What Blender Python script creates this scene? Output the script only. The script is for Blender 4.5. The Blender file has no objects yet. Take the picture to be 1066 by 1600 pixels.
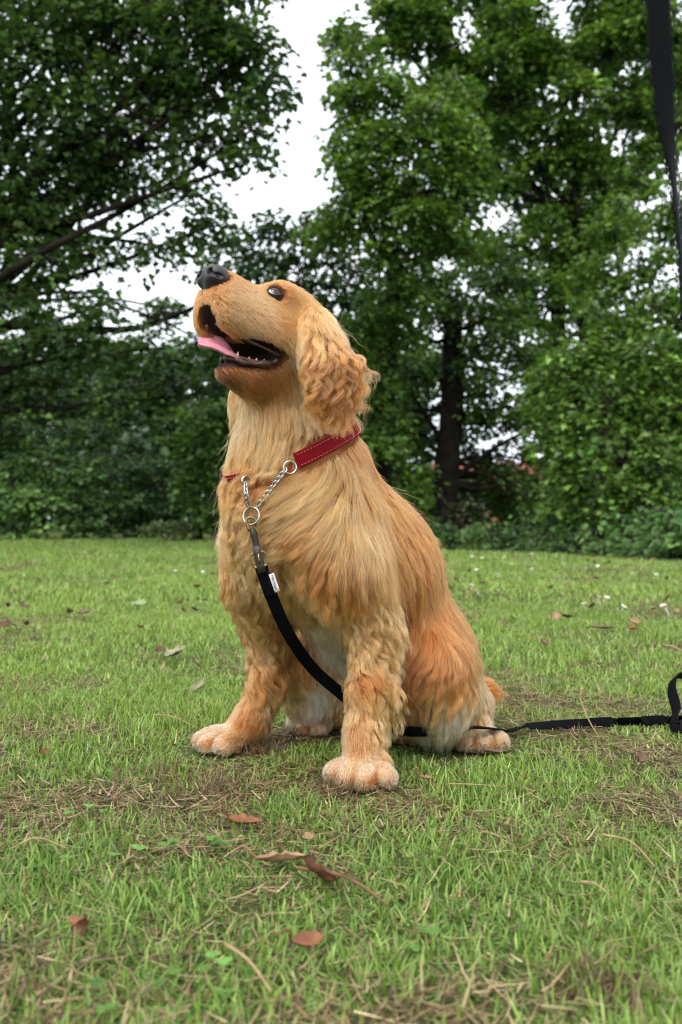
import bpy, bmesh, math, random
import numpy as np
from mathutils import Vector, Matrix

SC = bpy.context.scene
COL = SC.collection
rng = np.random.default_rng(7)
random.seed(7)

# ------------------------------------------------------------------ camera
FPX = 1333.0            # focal length in photograph pixels (1066 x 1600)
CAM_H = 0.31            # camera height above the lawn
HORIZON = 812.0         # image row of the horizon
cam_d = bpy.data.cameras.new('camera')
cam_d.sensor_fit = 'VERTICAL'
cam_d.sensor_height = 36.0
cam_d.lens = 36.0 * FPX / 1600.0
cam_d.clip_start = 0.02
cam_d.clip_end = 2000.0
cam_d.dof.use_dof = True
cam_d.dof.focus_distance = 1.04
cam_d.dof.aperture_fstop = 6.2
cam = bpy.data.objects.new('camera', cam_d)
COL.objects.link(cam)
cam.location = (0, 0, CAM_H)
cam.rotation_euler = (math.radians(90.0) + math.atan((HORIZON - 800.0) / FPX), 0, 0)
SC.camera = cam

# ------------------------------------------------------------------ sky, sun, exposure
SUN_EL, SUN_AZ = math.radians(52), math.radians(205)   # azimuth clockwise from +Y
world = bpy.data.worlds.new('World')
SC.world = world
world.use_nodes = True
wn, wl = world.node_tree.nodes, world.node_tree.links
wn.clear()
w_out = wn.new('ShaderNodeOutputWorld')
w_bg = wn.new('ShaderNodeBackground')
w_sky = wn.new('ShaderNodeTexSky')
w_sky.sky_type = 'NISHITA'
w_sky.sun_disc = False
w_sky.sun_elevation = SUN_EL
w_sky.sun_rotation = SUN_AZ
w_sky.air_density = 1.0
w_sky.dust_density = 4.0
w_mix = wn.new('ShaderNodeMix'); w_mix.data_type = 'RGBA'
w_co = wn.new('ShaderNodeTexCoord')
w_map = wn.new('ShaderNodeMapping'); w_map.inputs['Scale'].default_value = (1.0, 1.0, 2.6)
w_noise = wn.new('ShaderNodeTexNoise')
w_noise.inputs['Scale'].default_value = 2.2
w_noise.inputs['Detail'].default_value = 6.0
w_ramp = wn.new('ShaderNodeValToRGB')
w_ramp.color_ramp.elements[0].position = 0.3
w_ramp.color_ramp.elements[0].color = (8.6, 9.3, 10.4, 1)
w_ramp.color_ramp.elements[1].position = 0.72
w_ramp.color_ramp.elements[1].color = (12.3, 12.6, 13.0, 1)
w_mix.inputs['Factor'].default_value = 0.88              # an even cloud deck over the blue
wl.new(w_co.outputs['Generated'], w_map.inputs['Vector'])
wl.new(w_map.outputs['Vector'], w_noise.inputs['Vector'])
wl.new(w_noise.outputs['Fac'], w_ramp.inputs['Fac'])
wl.new(w_sky.outputs['Color'], w_mix.inputs['A'])
wl.new(w_ramp.outputs['Color'], w_mix.inputs['B'])
wl.new(w_mix.outputs['Result'], w_bg.inputs['Color'])
w_bg.inputs['Strength'].default_value = 0.1
wl.new(w_bg.outputs['Background'], w_out.inputs['Surface'])

sun_d = bpy.data.lights.new('sun', 'SUN')
sun_d.energy = 1.5
sun_d.angle = math.radians(35)
sun_d.color = (1.0, 0.965, 0.9)
sun = bpy.data.objects.new('sun', sun_d)
COL.objects.link(sun)
sdir = Vector((math.sin(SUN_AZ) * math.cos(SUN_EL), math.cos(SUN_AZ) * math.cos(SUN_EL), math.sin(SUN_EL)))
sun.rotation_euler = sdir.to_track_quat('Z', 'Y').to_euler()
sun.location = sdir * 30

vs = SC.view_settings
vs.view_transform = 'Standard'
vs.look = 'None'
vs.exposure = 0.92
vs.gamma = 1.0
vs.use_curve_mapping = False
SC.cycles.max_bounces = 7
SC.cycles.transparent_max_bounces = 8
SC.cycles.use_denoising = True
SC.cycles.denoising_prefilter = 'NONE'
SC.cycles.filter_width = 1.2
SC.cycles.sample_clamp_indirect = 6.0

# ------------------------------------------------------------------ helpers
def at(px, py, d):
    """photograph pixel at depth d (metres along the view) -> point in the place"""
    return np.array([(px - 533.0) / FPX * d, d, CAM_H - (py - HORIZON) / FPX * d])

def srgb(r, g, b):
    def f(c):
        c /= 255.0
        return c / 12.92 if c <= 0.04045 else ((c + 0.055) / 1.055) ** 2.4
    return (f(r), f(g), f(b))

def tag(o, label=None, cat=None, group=None, kind=None):
    if label: o['label'] = label
    if cat: o['category'] = cat
    if group: o['group'] = group
    if kind: o['kind'] = kind
    return o

def empty(name, loc, label, cat, group=None):
    o = bpy.data.objects.new(name, None)
    COL.objects.link(o)
    o.location = loc
    o.empty_display_size = 0.05
    return tag(o, label, cat, group)

def link(name, data, mat, parent=None):
    o = bpy.data.objects.new(name, data)
    COL.objects.link(o)
    if mat is not None and not data.materials:
        data.materials.append(mat)
    if parent is not None:
        o.parent = parent
        o.matrix_parent_inverse = Matrix.Translation(parent.location).inverted()
    return o

def mesh_np(name, verts, faces, smooth=True):
    """faces: (n,k) array or list of arrays/lists"""
    me = bpy.data.meshes.new(name)
    verts = np.asarray(verts, np.float32)
    if isinstance(faces, np.ndarray) and faces.ndim == 2:
        n, k = faces.shape
        me.vertices.add(len(verts)); me.vertices.foreach_set('co', verts.ravel())
        me.loops.add(n * k); me.loops.foreach_set('vertex_index', faces.astype(np.int32).ravel())
        me.polygons.add(n)
        me.polygons.foreach_set('loop_start', np.arange(0, n * k, k, dtype=np.int32))
        me.update(calc_edges=True)
    else:
        me.from_pydata([tuple(map(float, v)) for v in verts], [], [list(map(int, f)) for f in faces])
    me.polygons.foreach_set('use_smooth', np.full(len(me.polygons), smooth))
    me.update()
    return me

def vcol(me, cols, name='tint'):
    a = me.attributes.new(name, 'FLOAT_COLOR', 'POINT')
    c = np.ones((len(cols), 4), np.float32); c[:, :3] = cols
    a.data.foreach_set('color', c.ravel())

def tube(path, rad, seg=8, closed=False):
    """verts, faces of a tube along a polyline; rad scalar or list"""
    P = np.asarray(path, float); n = len(P)
    R = np.full(n, rad, float) if np.isscalar(rad) else np.asarray(rad, float)
    if closed: T = np.roll(P, -1, 0) - np.roll(P, 1, 0)
    else: T = np.gradient(P, axis=0)
    T /= np.linalg.norm(T, axis=1, keepdims=True) + 1e-12
    up = np.array([0, 0, 1.0]) if abs(T[0][2]) < 0.9 else np.array([1.0, 0, 0])
    V = []
    for i in range(n):
        s = np.cross(T[i], up); s /= np.linalg.norm(s) + 1e-12
        up = np.cross(s, T[i])
        a = np.arange(seg) * 2 * math.pi / seg
        V.append(P[i] + R[i] * (np.cos(a)[:, None] * s + np.sin(a)[:, None] * up))
    V = np.concatenate(V)
    F = []
    m = n if closed else n - 1
    for i in range(m):
        j = (i + 1) % n
        for k in range(seg):
            l = (k + 1) % seg
            F.append([i * seg + k, i * seg + l, j * seg + l, j * seg + k])
    if not closed:
        F.append(list(range(seg))[::-1]); F.append([(n - 1) * seg + k for k in range(seg)])
    return V, F

def strip(path, wide, thick, side=None, closed=False):
    """a flat band with thickness along a path; side = width direction(s)"""
    P = np.asarray(path, float); n = len(P)
    if closed: T = np.roll(P, -1, 0) - np.roll(P, 1, 0)
    else: T = np.gradient(P, axis=0)
    T /= np.linalg.norm(T, axis=1, keepdims=True) + 1e-12
    S = np.asarray(side, float)
    if S.ndim == 1: S = np.tile(S, (n, 1))
    S = S - (S * T).sum(1, keepdims=True) * T
    S /= np.linalg.norm(S, axis=1, keepdims=True) + 1e-12
    N = np.cross(T, S)
    W = np.full(n, wide) if np.isscalar(wide) else np.asarray(wide)
    prof = [(-.5, -.35), (-.46, -.5), (.46, -.5), (.5, -.35), (.5, .35), (.46, .5), (-.46, .5), (-.5, .35)]
    V = np.stack([P + S * (W * a)[:, None] + N * thick * b for a, b in prof], 1).reshape(-1, 3)
    k8 = len(prof); F = []
    m = n if closed else n - 1
    for i in range(m):
        j = (i + 1) % n
        for k in range(k8):
            l = (k + 1) % k8
            F.append([i * k8 + k, j * k8 + k, j * k8 + l, i * k8 + l])
    if not closed:
        F.append(list(range(k8))); F.append([(n - 1) * k8 + k for k in range(k8)][::-1])
    return V, F

def smooth_path(pts, n):
    """Catmull-Rom through pts, n samples"""
    P = np.asarray(pts, float)
    P = np.vstack([2 * P[0] - P[1], P, 2 * P[-1] - P[-2]])
    m = len(P) - 3
    u = np.linspace(0, m, n); i = np.minimum(u.astype(int), m - 1); t = (u - i)[:, None]
    a, b, c, d = P[i], P[i + 1], P[i + 2], P[i + 3]
    return 0.5 * (2 * b + (c - a) * t + (2 * a - 5 * b + 4 * c - d) * t ** 2 + (3 * b - a - 3 * c + d) * t ** 3)

class Mat:
    """small helper round a Principled material"""
    def __init__(s, name):
        s.m = bpy.data.materials.new(name); s.m.use_nodes = True
        s.t = s.m.node_tree; s.n = s.t.nodes; s.l = s.t.links
        s.b = s.n['Principled BSDF']; s.o = s.n['Material Output']
    def new(s, kind, **kw):
        x = s.n.new(kind)
        for k, v in kw.items():
            if k in x.inputs: x.inputs[k].default_value = v
            else: setattr(x, k, v)
        return x
    def set(s, **kw):
        for k, v in kw.items():
            k = k.replace('_', ' ')
            s.b.inputs[k].default_value = (*v, 1) if isinstance(v, tuple) and len(v) == 3 and 'Radius' not in k else v
        return s
    def noise(s, scale, detail=4, rough=.55, vec=None):
        x = s.n.new('ShaderNodeTexNoise'); x.inputs['Scale'].default_value = scale
        x.inputs['Detail'].default_value = detail; x.inputs['Roughness'].default_value = rough
        if vec is None:
            vec = s.n.new('ShaderNodeTexCoord').outputs['Object']
        s.l.new(vec, x.inputs['Vector'])
        return x
    def ramp(s, fac, stops):
        x = s.n.new('ShaderNodeValToRGB'); e = x.color_ramp.elements
        while len(e) < len(stops): e.new(0.5)
        for k, (p, c) in enumerate(stops):
            e[k].position = p; e[k].color = (*c, 1)
        s.l.new(fac, x.inputs['Fac'])
        return x
    def bump(s, h, strength=.3, dist=.01):
        x = s.n.new('ShaderNodeBump'); x.inputs['Strength'].default_value = strength; x.inputs['Distance'].default_value = dist
        s.l.new(h, x.inputs['Height']); s.l.new(x.outputs['Normal'], s.b.inputs['Normal'])
        return x

def noisy(name, c0, c1, scale, rough=.7, bump=.3, dist=.002, **kw):
    m = Mat(name); x = m.noise(scale, 6)
    r = m.ramp(x.outputs['Fac'], [(.3, c0), (.7, c1)])
    m.l.new(r.outputs['Color'], m.b.inputs['Base Color'])
    m.set(Roughness=rough, **kw)
    if bump: m.bump(x.outputs['Fac'], bump, dist)
    return m.m

def leafy(name, trans=.35, rough=.5, hue=0.0):
    """leaf/grass: vertex tint, glossy top, light shining through"""
    m = Mat(name)
    a = m.new('ShaderNodeAttribute', attribute_name='tint')
    m.l.new(a.outputs['Color'], m.b.inputs['Base Color'])
    m.set(Roughness=rough)
    m.b.inputs['Specular IOR Level'].default_value = .35
    tr = m.new('ShaderNodeBsdfTranslucent')
    mx = m.new('ShaderNodeMixShader'); mx.inputs[0].default_value = trans
    hs = m.new('ShaderNodeHueSaturation'); hs.inputs['Value'].default_value = 1.25
    hs.inputs['Saturation'].default_value = 1.1; hs.inputs['Hue'].default_value = .49
    m.l.new(a.outputs['Color'], hs.inputs['Color'])
    m.l.new(hs.outputs['Color'], tr.inputs['Color'])
    m.l.new(m.b.outputs[0], mx.inputs[1]); m.l.new(tr.outputs[0], mx.inputs[2])
    m.l.new(mx.outputs[0], m.o.inputs['Surface'])
    return m.m
# ================================================================== GROUND
def vnoise(x, y, scale, seed=0, octaves=3):
    """value noise in 0..1 over world x, y"""
    r = np.random.default_rng(seed); out = 0; amp = 1; tot = 0
    for o in range(octaves):
        g = r.random((256, 256)); q = 2 ** o / scale
        u, v = x * q + 101.3, y * q + 57.7
        i, j = np.floor(u).astype(int), np.floor(v).astype(int)
        f, h = u - i, v - j
        f, h = f * f * (3 - 2 * f), h * h * (3 - 2 * h)
        s = lambda a, b: g[(i + a) % 256, (j + b) % 256]
        out = out + amp * ((s(0,0)*(1-f)+s(1,0)*f)*(1-h) + (s(0,1)*(1-f)+s(1,1)*f)*h)
        tot += amp; amp *= .5
    return out / tot

def ground_z(x, y):
    x = np.asarray(x, float); y = np.asarray(y, float)
    far = np.clip((np.hypot(x, y - 1.1) - .5) / 1.5, 0, 1)
    return (vnoise(x, y, 1.7, 3) - .5) * .05 * far + (vnoise(x, y, 9.0, 5, 2) - .5) * .12 * np.clip((np.hypot(x, y) - 3) / 6, 0, 1)

def dryness(x, y):
    """where the lawn is thin, brown and straw-like"""
    d = vnoise(x, y, .42, 11) * .62 + vnoise(x, y, .11, 12, 2) * .38
    d = d + .12 * np.exp(-((x + .20) / .28) ** 2 - ((y - .93) / .11) ** 2)
    d = d + .10 * np.exp(-((x - .30) / .20) ** 2 - ((y - .90) / .10) ** 2)
    d = d + .12 * np.exp(-((y - .56) / .07) ** 2) + .15 * np.exp(-((x + .06) / .10) ** 2 - ((y - 1.20) / .06) ** 2)
    d = d + .10 * np.exp(-((y - 4.6) / 1.0) ** 2) * np.clip(x / 1.0, 0, 1) + .06 * np.exp(-((y - 5.5) / 1.5) ** 2) * np.clip(-x, 0, 1)
    return np.clip((d - .53) / .20, 0, 1)

gx = np.concatenate([-np.geomspace(160, 1.6, 34), np.linspace(-1.5, 1.5, 80), np.geomspace(1.6, 160, 34)])
gy = np.concatenate([[-60, -25, -10, -4, -1.5, -.5], np.linspace(0, 4, 100), np.geomspace(4.2, 220, 60)])
XX, YY = np.meshgrid(gx, gy)
ZZ = ground_z(XX, YY)
gv = np.stack([XX, YY, ZZ], -1).reshape(-1, 3)
nx_ = len(gx); ii, jj_ = np.meshgrid(np.arange(len(gy) - 1), np.arange(nx_ - 1), indexing='ij')
q0 = (ii * nx_ + jj_).ravel()
gq = np.stack([q0, q0 + 1, q0 + nx_ + 1, q0 + nx_], 1)
m = Mat('lawn soil and thatch')
n1 = m.noise(3.0, 6); n2 = m.noise(60, 6, .7); n3 = m.noise(.9, 4)
soil = m.ramp(n2.outputs['Fac'], [(.3, (.035, .026, .016)), (.55, (.085, .062, .036)), (.8, (.17, .135, .075))])
grs = m.ramp(n2.outputs['Fac'], [(.25, (.030, .060, .012)), (.6, (.075, .135, .026)), (.85, (.14, .19, .05))])
mx = m.new('ShaderNodeMix', data_type='RGBA')
fr_ = m.ramp(n1.outputs['Fac'], [(.38, (1, 1, 1)), (.60, (.15, .15, .15))])
m.l.new(fr_.outputs['Color'], mx.inputs['Factor']); m.l.new(soil.outputs['Color'], mx.inputs['A']); m.l.new(grs.outputs['Color'], mx.inputs['B'])
m.l.new(mx.outputs['Result'], m.b.inputs['Base Color']); m.set(Roughness=.95); m.b.inputs['Specular IOR Level'].default_value = .1
m.bump(n2.outputs['Fac'], .9, .012)
tag(link('ground', mesh_np('ground', gv, gq), m.m), kind='structure')

# ------------------------------------------------------------------ grass
m_grass = leafy('grass blades', .30, .42)
G_LUSH = np.array([.215, .330, .062]); G_DEEP = np.array([.130, .235, .045]); G_LIME = np.array([.345, .430, .120])
STRAW = np.array([.40, .315, .170]); TAN = np.array([.24, .165, .085]); UMBER = np.array([.095, .060, .034])

def blade_mesh(x, y, hgt, wid, lean, az, bend, col, levels, z0=None, flat=None):
    n = len(x); t = np.linspace(0, 1, levels + 1)[None]
    z = ground_z(x, y) if z0 is None else z0
    dx, dy = np.cos(az)[:, None], np.sin(az)[:, None]
    ang = lean[:, None] + bend[:, None] * t
    ds = hgt[:, None] / levels
    h = np.concatenate([np.zeros((n, 1)), np.cumsum(np.cos(ang[:, :-1]) * ds, 1)], 1)
    r = np.concatenate([np.zeros((n, 1)), np.cumsum(np.sin(ang[:, :-1]) * ds, 1)], 1)
    P = np.stack([x[:, None] + r * dx, y[:, None] + r * dy, z[:, None] + h - .004], -1)
    P[..., 2] = np.maximum(P[..., 2], z[:, None] + .0015 * t)
    tw = az + np.pi / 2 + rng.normal(0, .6, n)
    sx_, sy_ = np.cos(tw)[:, None], np.sin(tw)[:, None]
    w = wid[:, None] * (1 - t ** 1.7) * .5 + .0002
    S_ = np.stack([sx_ * w, sy_ * w, np.zeros_like(w)], -1)
    V = np.stack([P - S_, P + S_], 2).reshape(-1, 3)
    k = (levels + 1) * 2
    b = (np.arange(n) * k)[:, None, None] + (np.arange(levels) * 2)[None, :, None] + np.array([0, 1, 3, 2])[None, None]
    C = np.repeat(col, k, 0)
    return V, b.reshape(-1, 4), C

def scatter(y0, y1, dens, spread=.85, x_extra=.35):
    area = (y1 - y0) * (spread * (y0 + y1) + 2 * x_extra)
    n = int(area * dens)
    w = spread * np.array([y0, y1]) + x_extra
    yy = []
    u = rng.random(n)
    a2 = (w[1] ** 2 - w[0] ** 2)
    ww = np.sqrt(w[0] ** 2 + u * a2); yy = y0 + (ww - w[0]) / (w[1] - w[0]) * (y1 - y0)
    xx = (rng.random(n) * 2 - 1) * ww
    k = (np.abs(xx) < .52 * yy + .2) | (rng.random(n) < .4)      # thinner towards the sides
    return xx[k], yy[k]

def edge_y(x):
    """depth at which the lawn ends under the shrubs"""
    return np.interp(x, [-9, -6.4, -4, -1.5, .85, 1.45, 2.16, 4], [14.5, 13.6, 12.8, 11.2, 8.6, 7.2, 5.7, 4.6])

def grass_zone(y0, y1, dens, levels, hs, ws, seedoff, straw=True):
    x, y = scatter(y0, y1, dens)
    keep = y < edge_y(x) + .5
    x, y = x[keep], y[keep]
    dr = dryness(x, y)
    clump = vnoise(x, y, .07, 21 + seedoff, 2)
    keep = rng.random(len(x)) < (1.02 - .60 * dr) * (.45 + .9 * clump)
    # none under the dog
    P3 = np.stack([x, y, np.full(len(x), .012)], 1)
    inbox = (np.abs(x) < .25) & (y > .9) & (y < 1.4)
    keep &= ~(inbox & (DOG_SDF(P3) < .003))
    x, y, dr, clump = x[keep], y[keep], dr[keep], clump[keep]
    n = len(x)
    tall = vnoise(x, y, .30, 31)
    h = hs * rng.uniform(.45, 1.15, n) * (.55 + .85 * tall) * (1 - .35 * dr)
    w = ws * rng.uniform(.6, 1.35, n)
    inb = (np.abs(x) < .27) & (y > .88) & (y < 1.4)
    sd_ = np.where(inb, DOG_SDF(np.stack([x, y, np.full(n, .02)], 1)), .2)
    h = h * np.clip(sd_ / .05, .30, 1)                    # trodden down round the paws
    lean = np.abs(rng.normal(0, .45, n)); bend = np.abs(rng.normal(.65, .55, n)); az = rng.uniform(0, 6.283, n)
    mixv = np.clip(vnoise(x, y, .6, 41) * 1.4 - .2 + rng.normal(0, .22, n), 0, 1)[:, None]
    col = G_DEEP * (1 - mixv) + G_LUSH * mixv
    lime = (rng.random(n) < .22 + .25 * vnoise(x, y, .9, 43))[:, None]
    col = np.where(lime, col * .4 + G_LIME * .6, col)
    dead = (rng.random(n) < .11 + .40 * dr)[:, None]
    sc_ = rng.random((n, 1))
    col = np.where(dead, STRAW * sc_ + TAN * (1 - sc_), col) * np.exp(rng.normal(0, .16, (n, 1)))
    lean = np.where(dead[:, 0], lean + .6, lean)
    parts = [blade_mesh(x, y, h, w, lean, az, bend, col, levels)]
    if straw:     # dead stems lying flat between the blades
        x, y = scatter(y0, y1, dens * .40); keep = y < edge_y(x) + .3; x, y = x[keep], y[keep]
        dr = dryness(x, y); keep = rng.random(len(x)) < .12 + .88 * dr; x, y, dr = x[keep], y[keep], dr[keep]
        P3 = np.stack([x, y, np.full(len(x), .01)], 1); inbox = (np.abs(x) < .25) & (y > .9) & (y < 1.4)
        keep = ~(inbox & (DOG_SDF(P3) < .004)); x, y, dr = x[keep], y[keep], dr[keep]
        n = len(x); u_ = rng.random((n, 1))
        col = np.where(u_ < .35, UMBER, np.where(u_ < .72, TAN, STRAW)) * np.exp(rng.normal(0, .25, (n, 1)))
        parts.append(blade_mesh(x, y, hs * rng.uniform(.5, 1.6, n), ws * rng.uniform(.35, .9, n), rng.uniform(1.15, 1.62, n), rng.uniform(0, 6.283, n),
                                rng.normal(.05, .35, n), col, levels, z0=ground_z(x, y) + rng.uniform(.001, .010, n)))
    return parts

def DOG_SDF(P):
    return fd.val(P)

def build_grass():
    zones = [(.34, 1.0, 80000, 3, .0235, .0020, 0), (1.0, 1.75, 58000, 3, .023, .0022, 1), (1.75, 3.2, 19000, 2, .028, .0036, 2), (3.2, 6.0, 5200, 2, .038, .0075, 3),
             (6.0, 10.0, 1700, 1, .045, .014, 4), (10.0, 18.0, 560, 1, .05, .026, 5)]
    V, F, C = [], [], []; o = 0
    for z in zones:
        for v, f, c in grass_zone(*z):
            V.append(v); F.append(f + o); C.append(c); o += len(v)
    V, F, C = np.concatenate(V), np.concatenate(F), np.concatenate(C)
    me = mesh_np('grass', V, F); vcol(me, C)
    print('grass quads', len(F))
    return tag(link('grass', me, m_grass), 'short green lawn grass with dry straw-coloured patches', 'grass', kind='stuff')
# ================================================================== TREES, SHRUBS, HOUSE
m_leaf = leafy('tree leaves', .33, .38)
m_bark = noisy('dark ridged bark', (.006, .005, .004), (.020, .016, .012), 9, .95, .8, .03)
m_bark.node_tree.nodes['Principled BSDF'].inputs['Specular IOR Level'].default_value = .1
m_twig = noisy('twig bark', (.012, .010, .008), (.035, .028, .02), 30, .9, .3, .004)

def sprays(C, O, n_leaf, length, width, leaf, rg, droop=.25, kite=False):
    """leaf sprays: centres C, outward directions O -> leaf verts / quads / per-leaf random"""
    m_ = len(C); O = O / (np.linalg.norm(O, axis=1, keepdims=True) + 1e-9)
    up = np.array([0, 0, 1.0]); S_ = np.cross(O, up); S_ /= np.linalg.norm(S_, axis=1, keepdims=True) + 1e-9
    N_ = np.cross(S_, O)
    u = rg.random((m_, n_leaf)); sd = rg.choice([-1.0, 1.0], (m_, n_leaf)); v = rg.random((m_, n_leaf)) ** .8
    B = (C[:, None] + O[:, None] * ((u - .55) * length)[..., None] + S_[:, None] * (sd * v * width * (1.05 - .6 * u))[..., None]
         + N_[:, None] * (rg.normal(0, .16, (m_, n_leaf)) * width)[..., None])
    B[..., 2] -= (v ** 2 * width * .35 + u ** 2 * length * .15)
    D = O[:, None] * (.5 + .5 * u)[..., None] + S_[:, None] * (sd * (.9 - .5 * u))[..., None] + rg.normal(0, .35, (m_, n_leaf, 3))
    D[..., 2] -= droop
    D = D.reshape(-1, 3); D /= np.linalg.norm(D, axis=1, keepdims=True); B = B.reshape(-1, 3)
    NN = np.array([0, 0, 1.0]) + rg.normal(0, .42, D.shape); NN -= (NN * D).sum(1, keepdims=True) * D
    NN /= np.linalg.norm(NN, axis=1, keepdims=True) + 1e-9
    SS = np.cross(D, NN)
    L_ = leaf * rg.uniform(.5, 1.3, (len(B), 1)); W_ = L_ * .40
    fold = rg.uniform(.02, .22, (len(B), 1)) * L_
    b, t = B, B + D * L_ - NN * fold * .6
    if kite:
        V = np.stack([b, B + D * L_ * .42 + SS * W_ * 1.05 + NN * fold, t, B + D * L_ * .42 - SS * W_ * 1.05 + NN * fold], 1)
        return V.reshape(-1, 3), np.arange(len(B) * 4).reshape(-1, 4)
    V = np.stack([b, B + D * L_ * .30 + SS * W_ + NN * fold, B + D * L_ * .68 + SS * W_ * .80 + NN * fold * .6, t,
                  B + D * L_ * .68 - SS * W_ * .80 + NN * fold * .6, B + D * L_ * .30 - SS * W_ + NN * fold], 1)
    n = len(B); k = np.arange(n)[:, None] * 6
    F = np.concatenate([k + np.array([0, 3, 2, 1]), k + np.array([0, 5, 4, 3])])
    return V.reshape(-1, 3), F

def shelves(lobes, rg, n=5):
    """break each lobe into flat, drooping layers with gaps between them"""
    out = []
    for c, r in lobes:
        c, r = np.asarray(c, float), np.asarray(r, float)
        for k in range(n):
            d = rg.normal(0, 1, 3); d /= np.linalg.norm(d)
            z = (k + .5) / n * 2 - 1 + rg.uniform(-.12, .12)
            w = math.sqrt(max(.15, 1 - z * z))
            o = np.array([d[0] * .42, d[1] * .42, z * .92]) * r
            s_ = rg.uniform(.62, .85) * w
            out.append((c + o, (r[0] * s_, r[1] * s_, r[2] * .26)))
    return out

def foliage(lobes, dens, leaf, c0, c1, rg, n_leaf=16, shell=.45, length=.42, width=.26, kite=False):
    """lobes: (centre, radii). returns verts, faces, colours, spray centres"""
    Cs, Os, own = [], [], []
    for k, (c, r) in enumerate(lobes):
        c, r = np.asarray(c, float), np.asarray(r, float)
        n = max(6, int(dens * (r[0] * r[1] * r[2]) ** (2 / 3) * 4))
        d = rg.normal(0, 1, (n, 3)); d /= np.linalg.norm(d, axis=1, keepdims=True)
        rad = (shell + (1 - shell) * rg.random((n, 1))) * rg.uniform(.78, 1.12, (n, 1))
        Cs.append(c + d * r * rad); o = d.copy(); o[:, 2] = o[:, 2] * .35 - .12; Os.append(o); own.append(np.full(n, k))
    Cs, Os, own = np.concatenate(Cs), np.concatenate(Os), np.concatenate(own)
    V, F = sprays(Cs, Os, n_leaf, length, width, leaf, rg, kite=kite)
    m_ = len(Cs)
    sv = rg.normal(0, .26, m_)                             # each spray a little lighter or darker
    u = np.clip(rg.random(m_) * .8 + rg.normal(0, .15, m_), 0, 1)
    cs = c0 * (1 - u[:, None]) + c1 * u[:, None]
    cs = np.repeat(cs * np.exp(sv)[:, None], n_leaf, 0) * np.exp(rg.normal(0, .16, (m_ * n_leaf, 1)))
    return V, F, np.repeat(cs, 4 if kite else 6, 0), Cs, own

def limb_path(a, b, rg, sag=.12, n=8):
    a, b = np.asarray(a, float), np.asarray(b, float); L_ = np.linalg.norm(b - a)
    p = [a + (b - a) * t for t in (0, .33, .66, 1)]
    p[1] = p[1] + rg.normal(0, .05, 3) * L_ + np.array([0, 0, -sag * .3 * L_]); p[2] = p[2] + rg.normal(0, .05, 3) * L_ + np.array([0, 0, sag * .3 * L_])
    return smooth_path(p, n)

def tree(name, label, base, fork, trunk_r, lobes, seed, dens, leaf, c0, c1, group='trees beyond the lawn', cat='tree', n_leaf=16, extra_limbs=(), length=.42, width=.26, twig_every=3, shell=.45, kite=False, layers=0):
    rg = np.random.default_rng(seed)
    base = np.asarray(base, float); fork = np.asarray(fork, float)
    t = empty(name, tuple(base), label, cat, group)
    fl = shelves(lobes, rg, layers) if layers else lobes
    V, F, C, Cs, own = foliage(fl, dens, leaf, np.array(c0), np.array(c1), rg, n_leaf, shell, length, width, kite)
    if trunk_r:
        P = smooth_path([base - np.array([0, 0, .1]), base * .7 + fork * .3 + rg.normal(0, .03, 3), base * .35 + fork * .65 + rg.normal(0, .04, 3), fork], 14)
        R = trunk_r * np.interp(np.linspace(0, 1, 14), [0, .08, .2, .7, 1], [1.5, 1.15, 1.0, .85, .7])
        v, f = tube(P, R, 14)
        ang = rg.normal(0, .05 * trunk_r, (len(v), 3)); v = v + ang
        link('trunk', mesh_np('trunk', v, f), m_bark, t)
    ends = []
    tv, tf = [], []; o = 0
    for k, (c, r) in enumerate(lobes):
        c = np.asarray(c, float)
        if trunk_r:
            s0 = base * .25 + fork * .75 if rg.random() < .4 else fork
            if c[2] < fork[2] - .3:                                   # low branches leave the trunk lower down
                q = np.clip((c[2] - base[2]) / max(fork[2] - base[2], .1), .25, .95); s0 = base * (1 - q) + fork * q
            P = limb_path(s0, c, rg)
            r_ = trunk_r * np.linspace(.24, .06, 8)
            v, f = tube(P, np.maximum(r_, .008), 8)
            link('limb', mesh_np('limb', v, f), m_bark, t)
        sel = np.where((own // layers if layers else own) == k)[0][::twig_every]
        for i in sel:
            a_ = c + (Cs[i] - c) * rg.uniform(.0, .35)
            P = limb_path(a_, Cs[i], rg, .1, 4)
            v, f = tube(P, np.linspace(.013, .004, 4), 4)
            tv.append(v); tf += [[q + o for q in g_] for g_ in f]; o += len(v)
    for P, ra in extra_limbs:
        v, f = tube(smooth_path(P, 14), np.linspace(ra[0], ra[1], 14), 9)
        link('limb', mesh_np('limb', v, f), m_bark, t)
    if tv:
        tag(link('twigs', mesh_np('twigs', np.concatenate(tv), tf), m_twig, t), kind='stuff')
    me = mesh_np('crown', V, F, False); vcol(me, C)
    tag(link('crown', me, m_leaf, t), kind='stuff')
    TRI[0] += len(F) * 2
    return t
TRI = [0]
def lb(px, py, d, rx, ry=None, rd=None):
    """a lobe of foliage: pixel centre, depth, pixel radii"""
    k = d / FPX; ry = ry or rx
    return (at(px, py, d), (rx * k, (rd or min(rx, ry) * 1.0) * k, ry * k))
def gp_(px, d):
    p = at(px, 812, d); return np.array([p[0], d, float(ground_z(p[0], d))])

MAPLE0, MAPLE1 = (.032, .072, .018), (.088, .158, .030)
LIME0, LIME1 = (.052, .115, .020), (.140, .240, .042)
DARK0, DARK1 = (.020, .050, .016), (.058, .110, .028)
SHRB0, SHRB1 = (.050, .115, .032), (.125, .225, .060)

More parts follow.
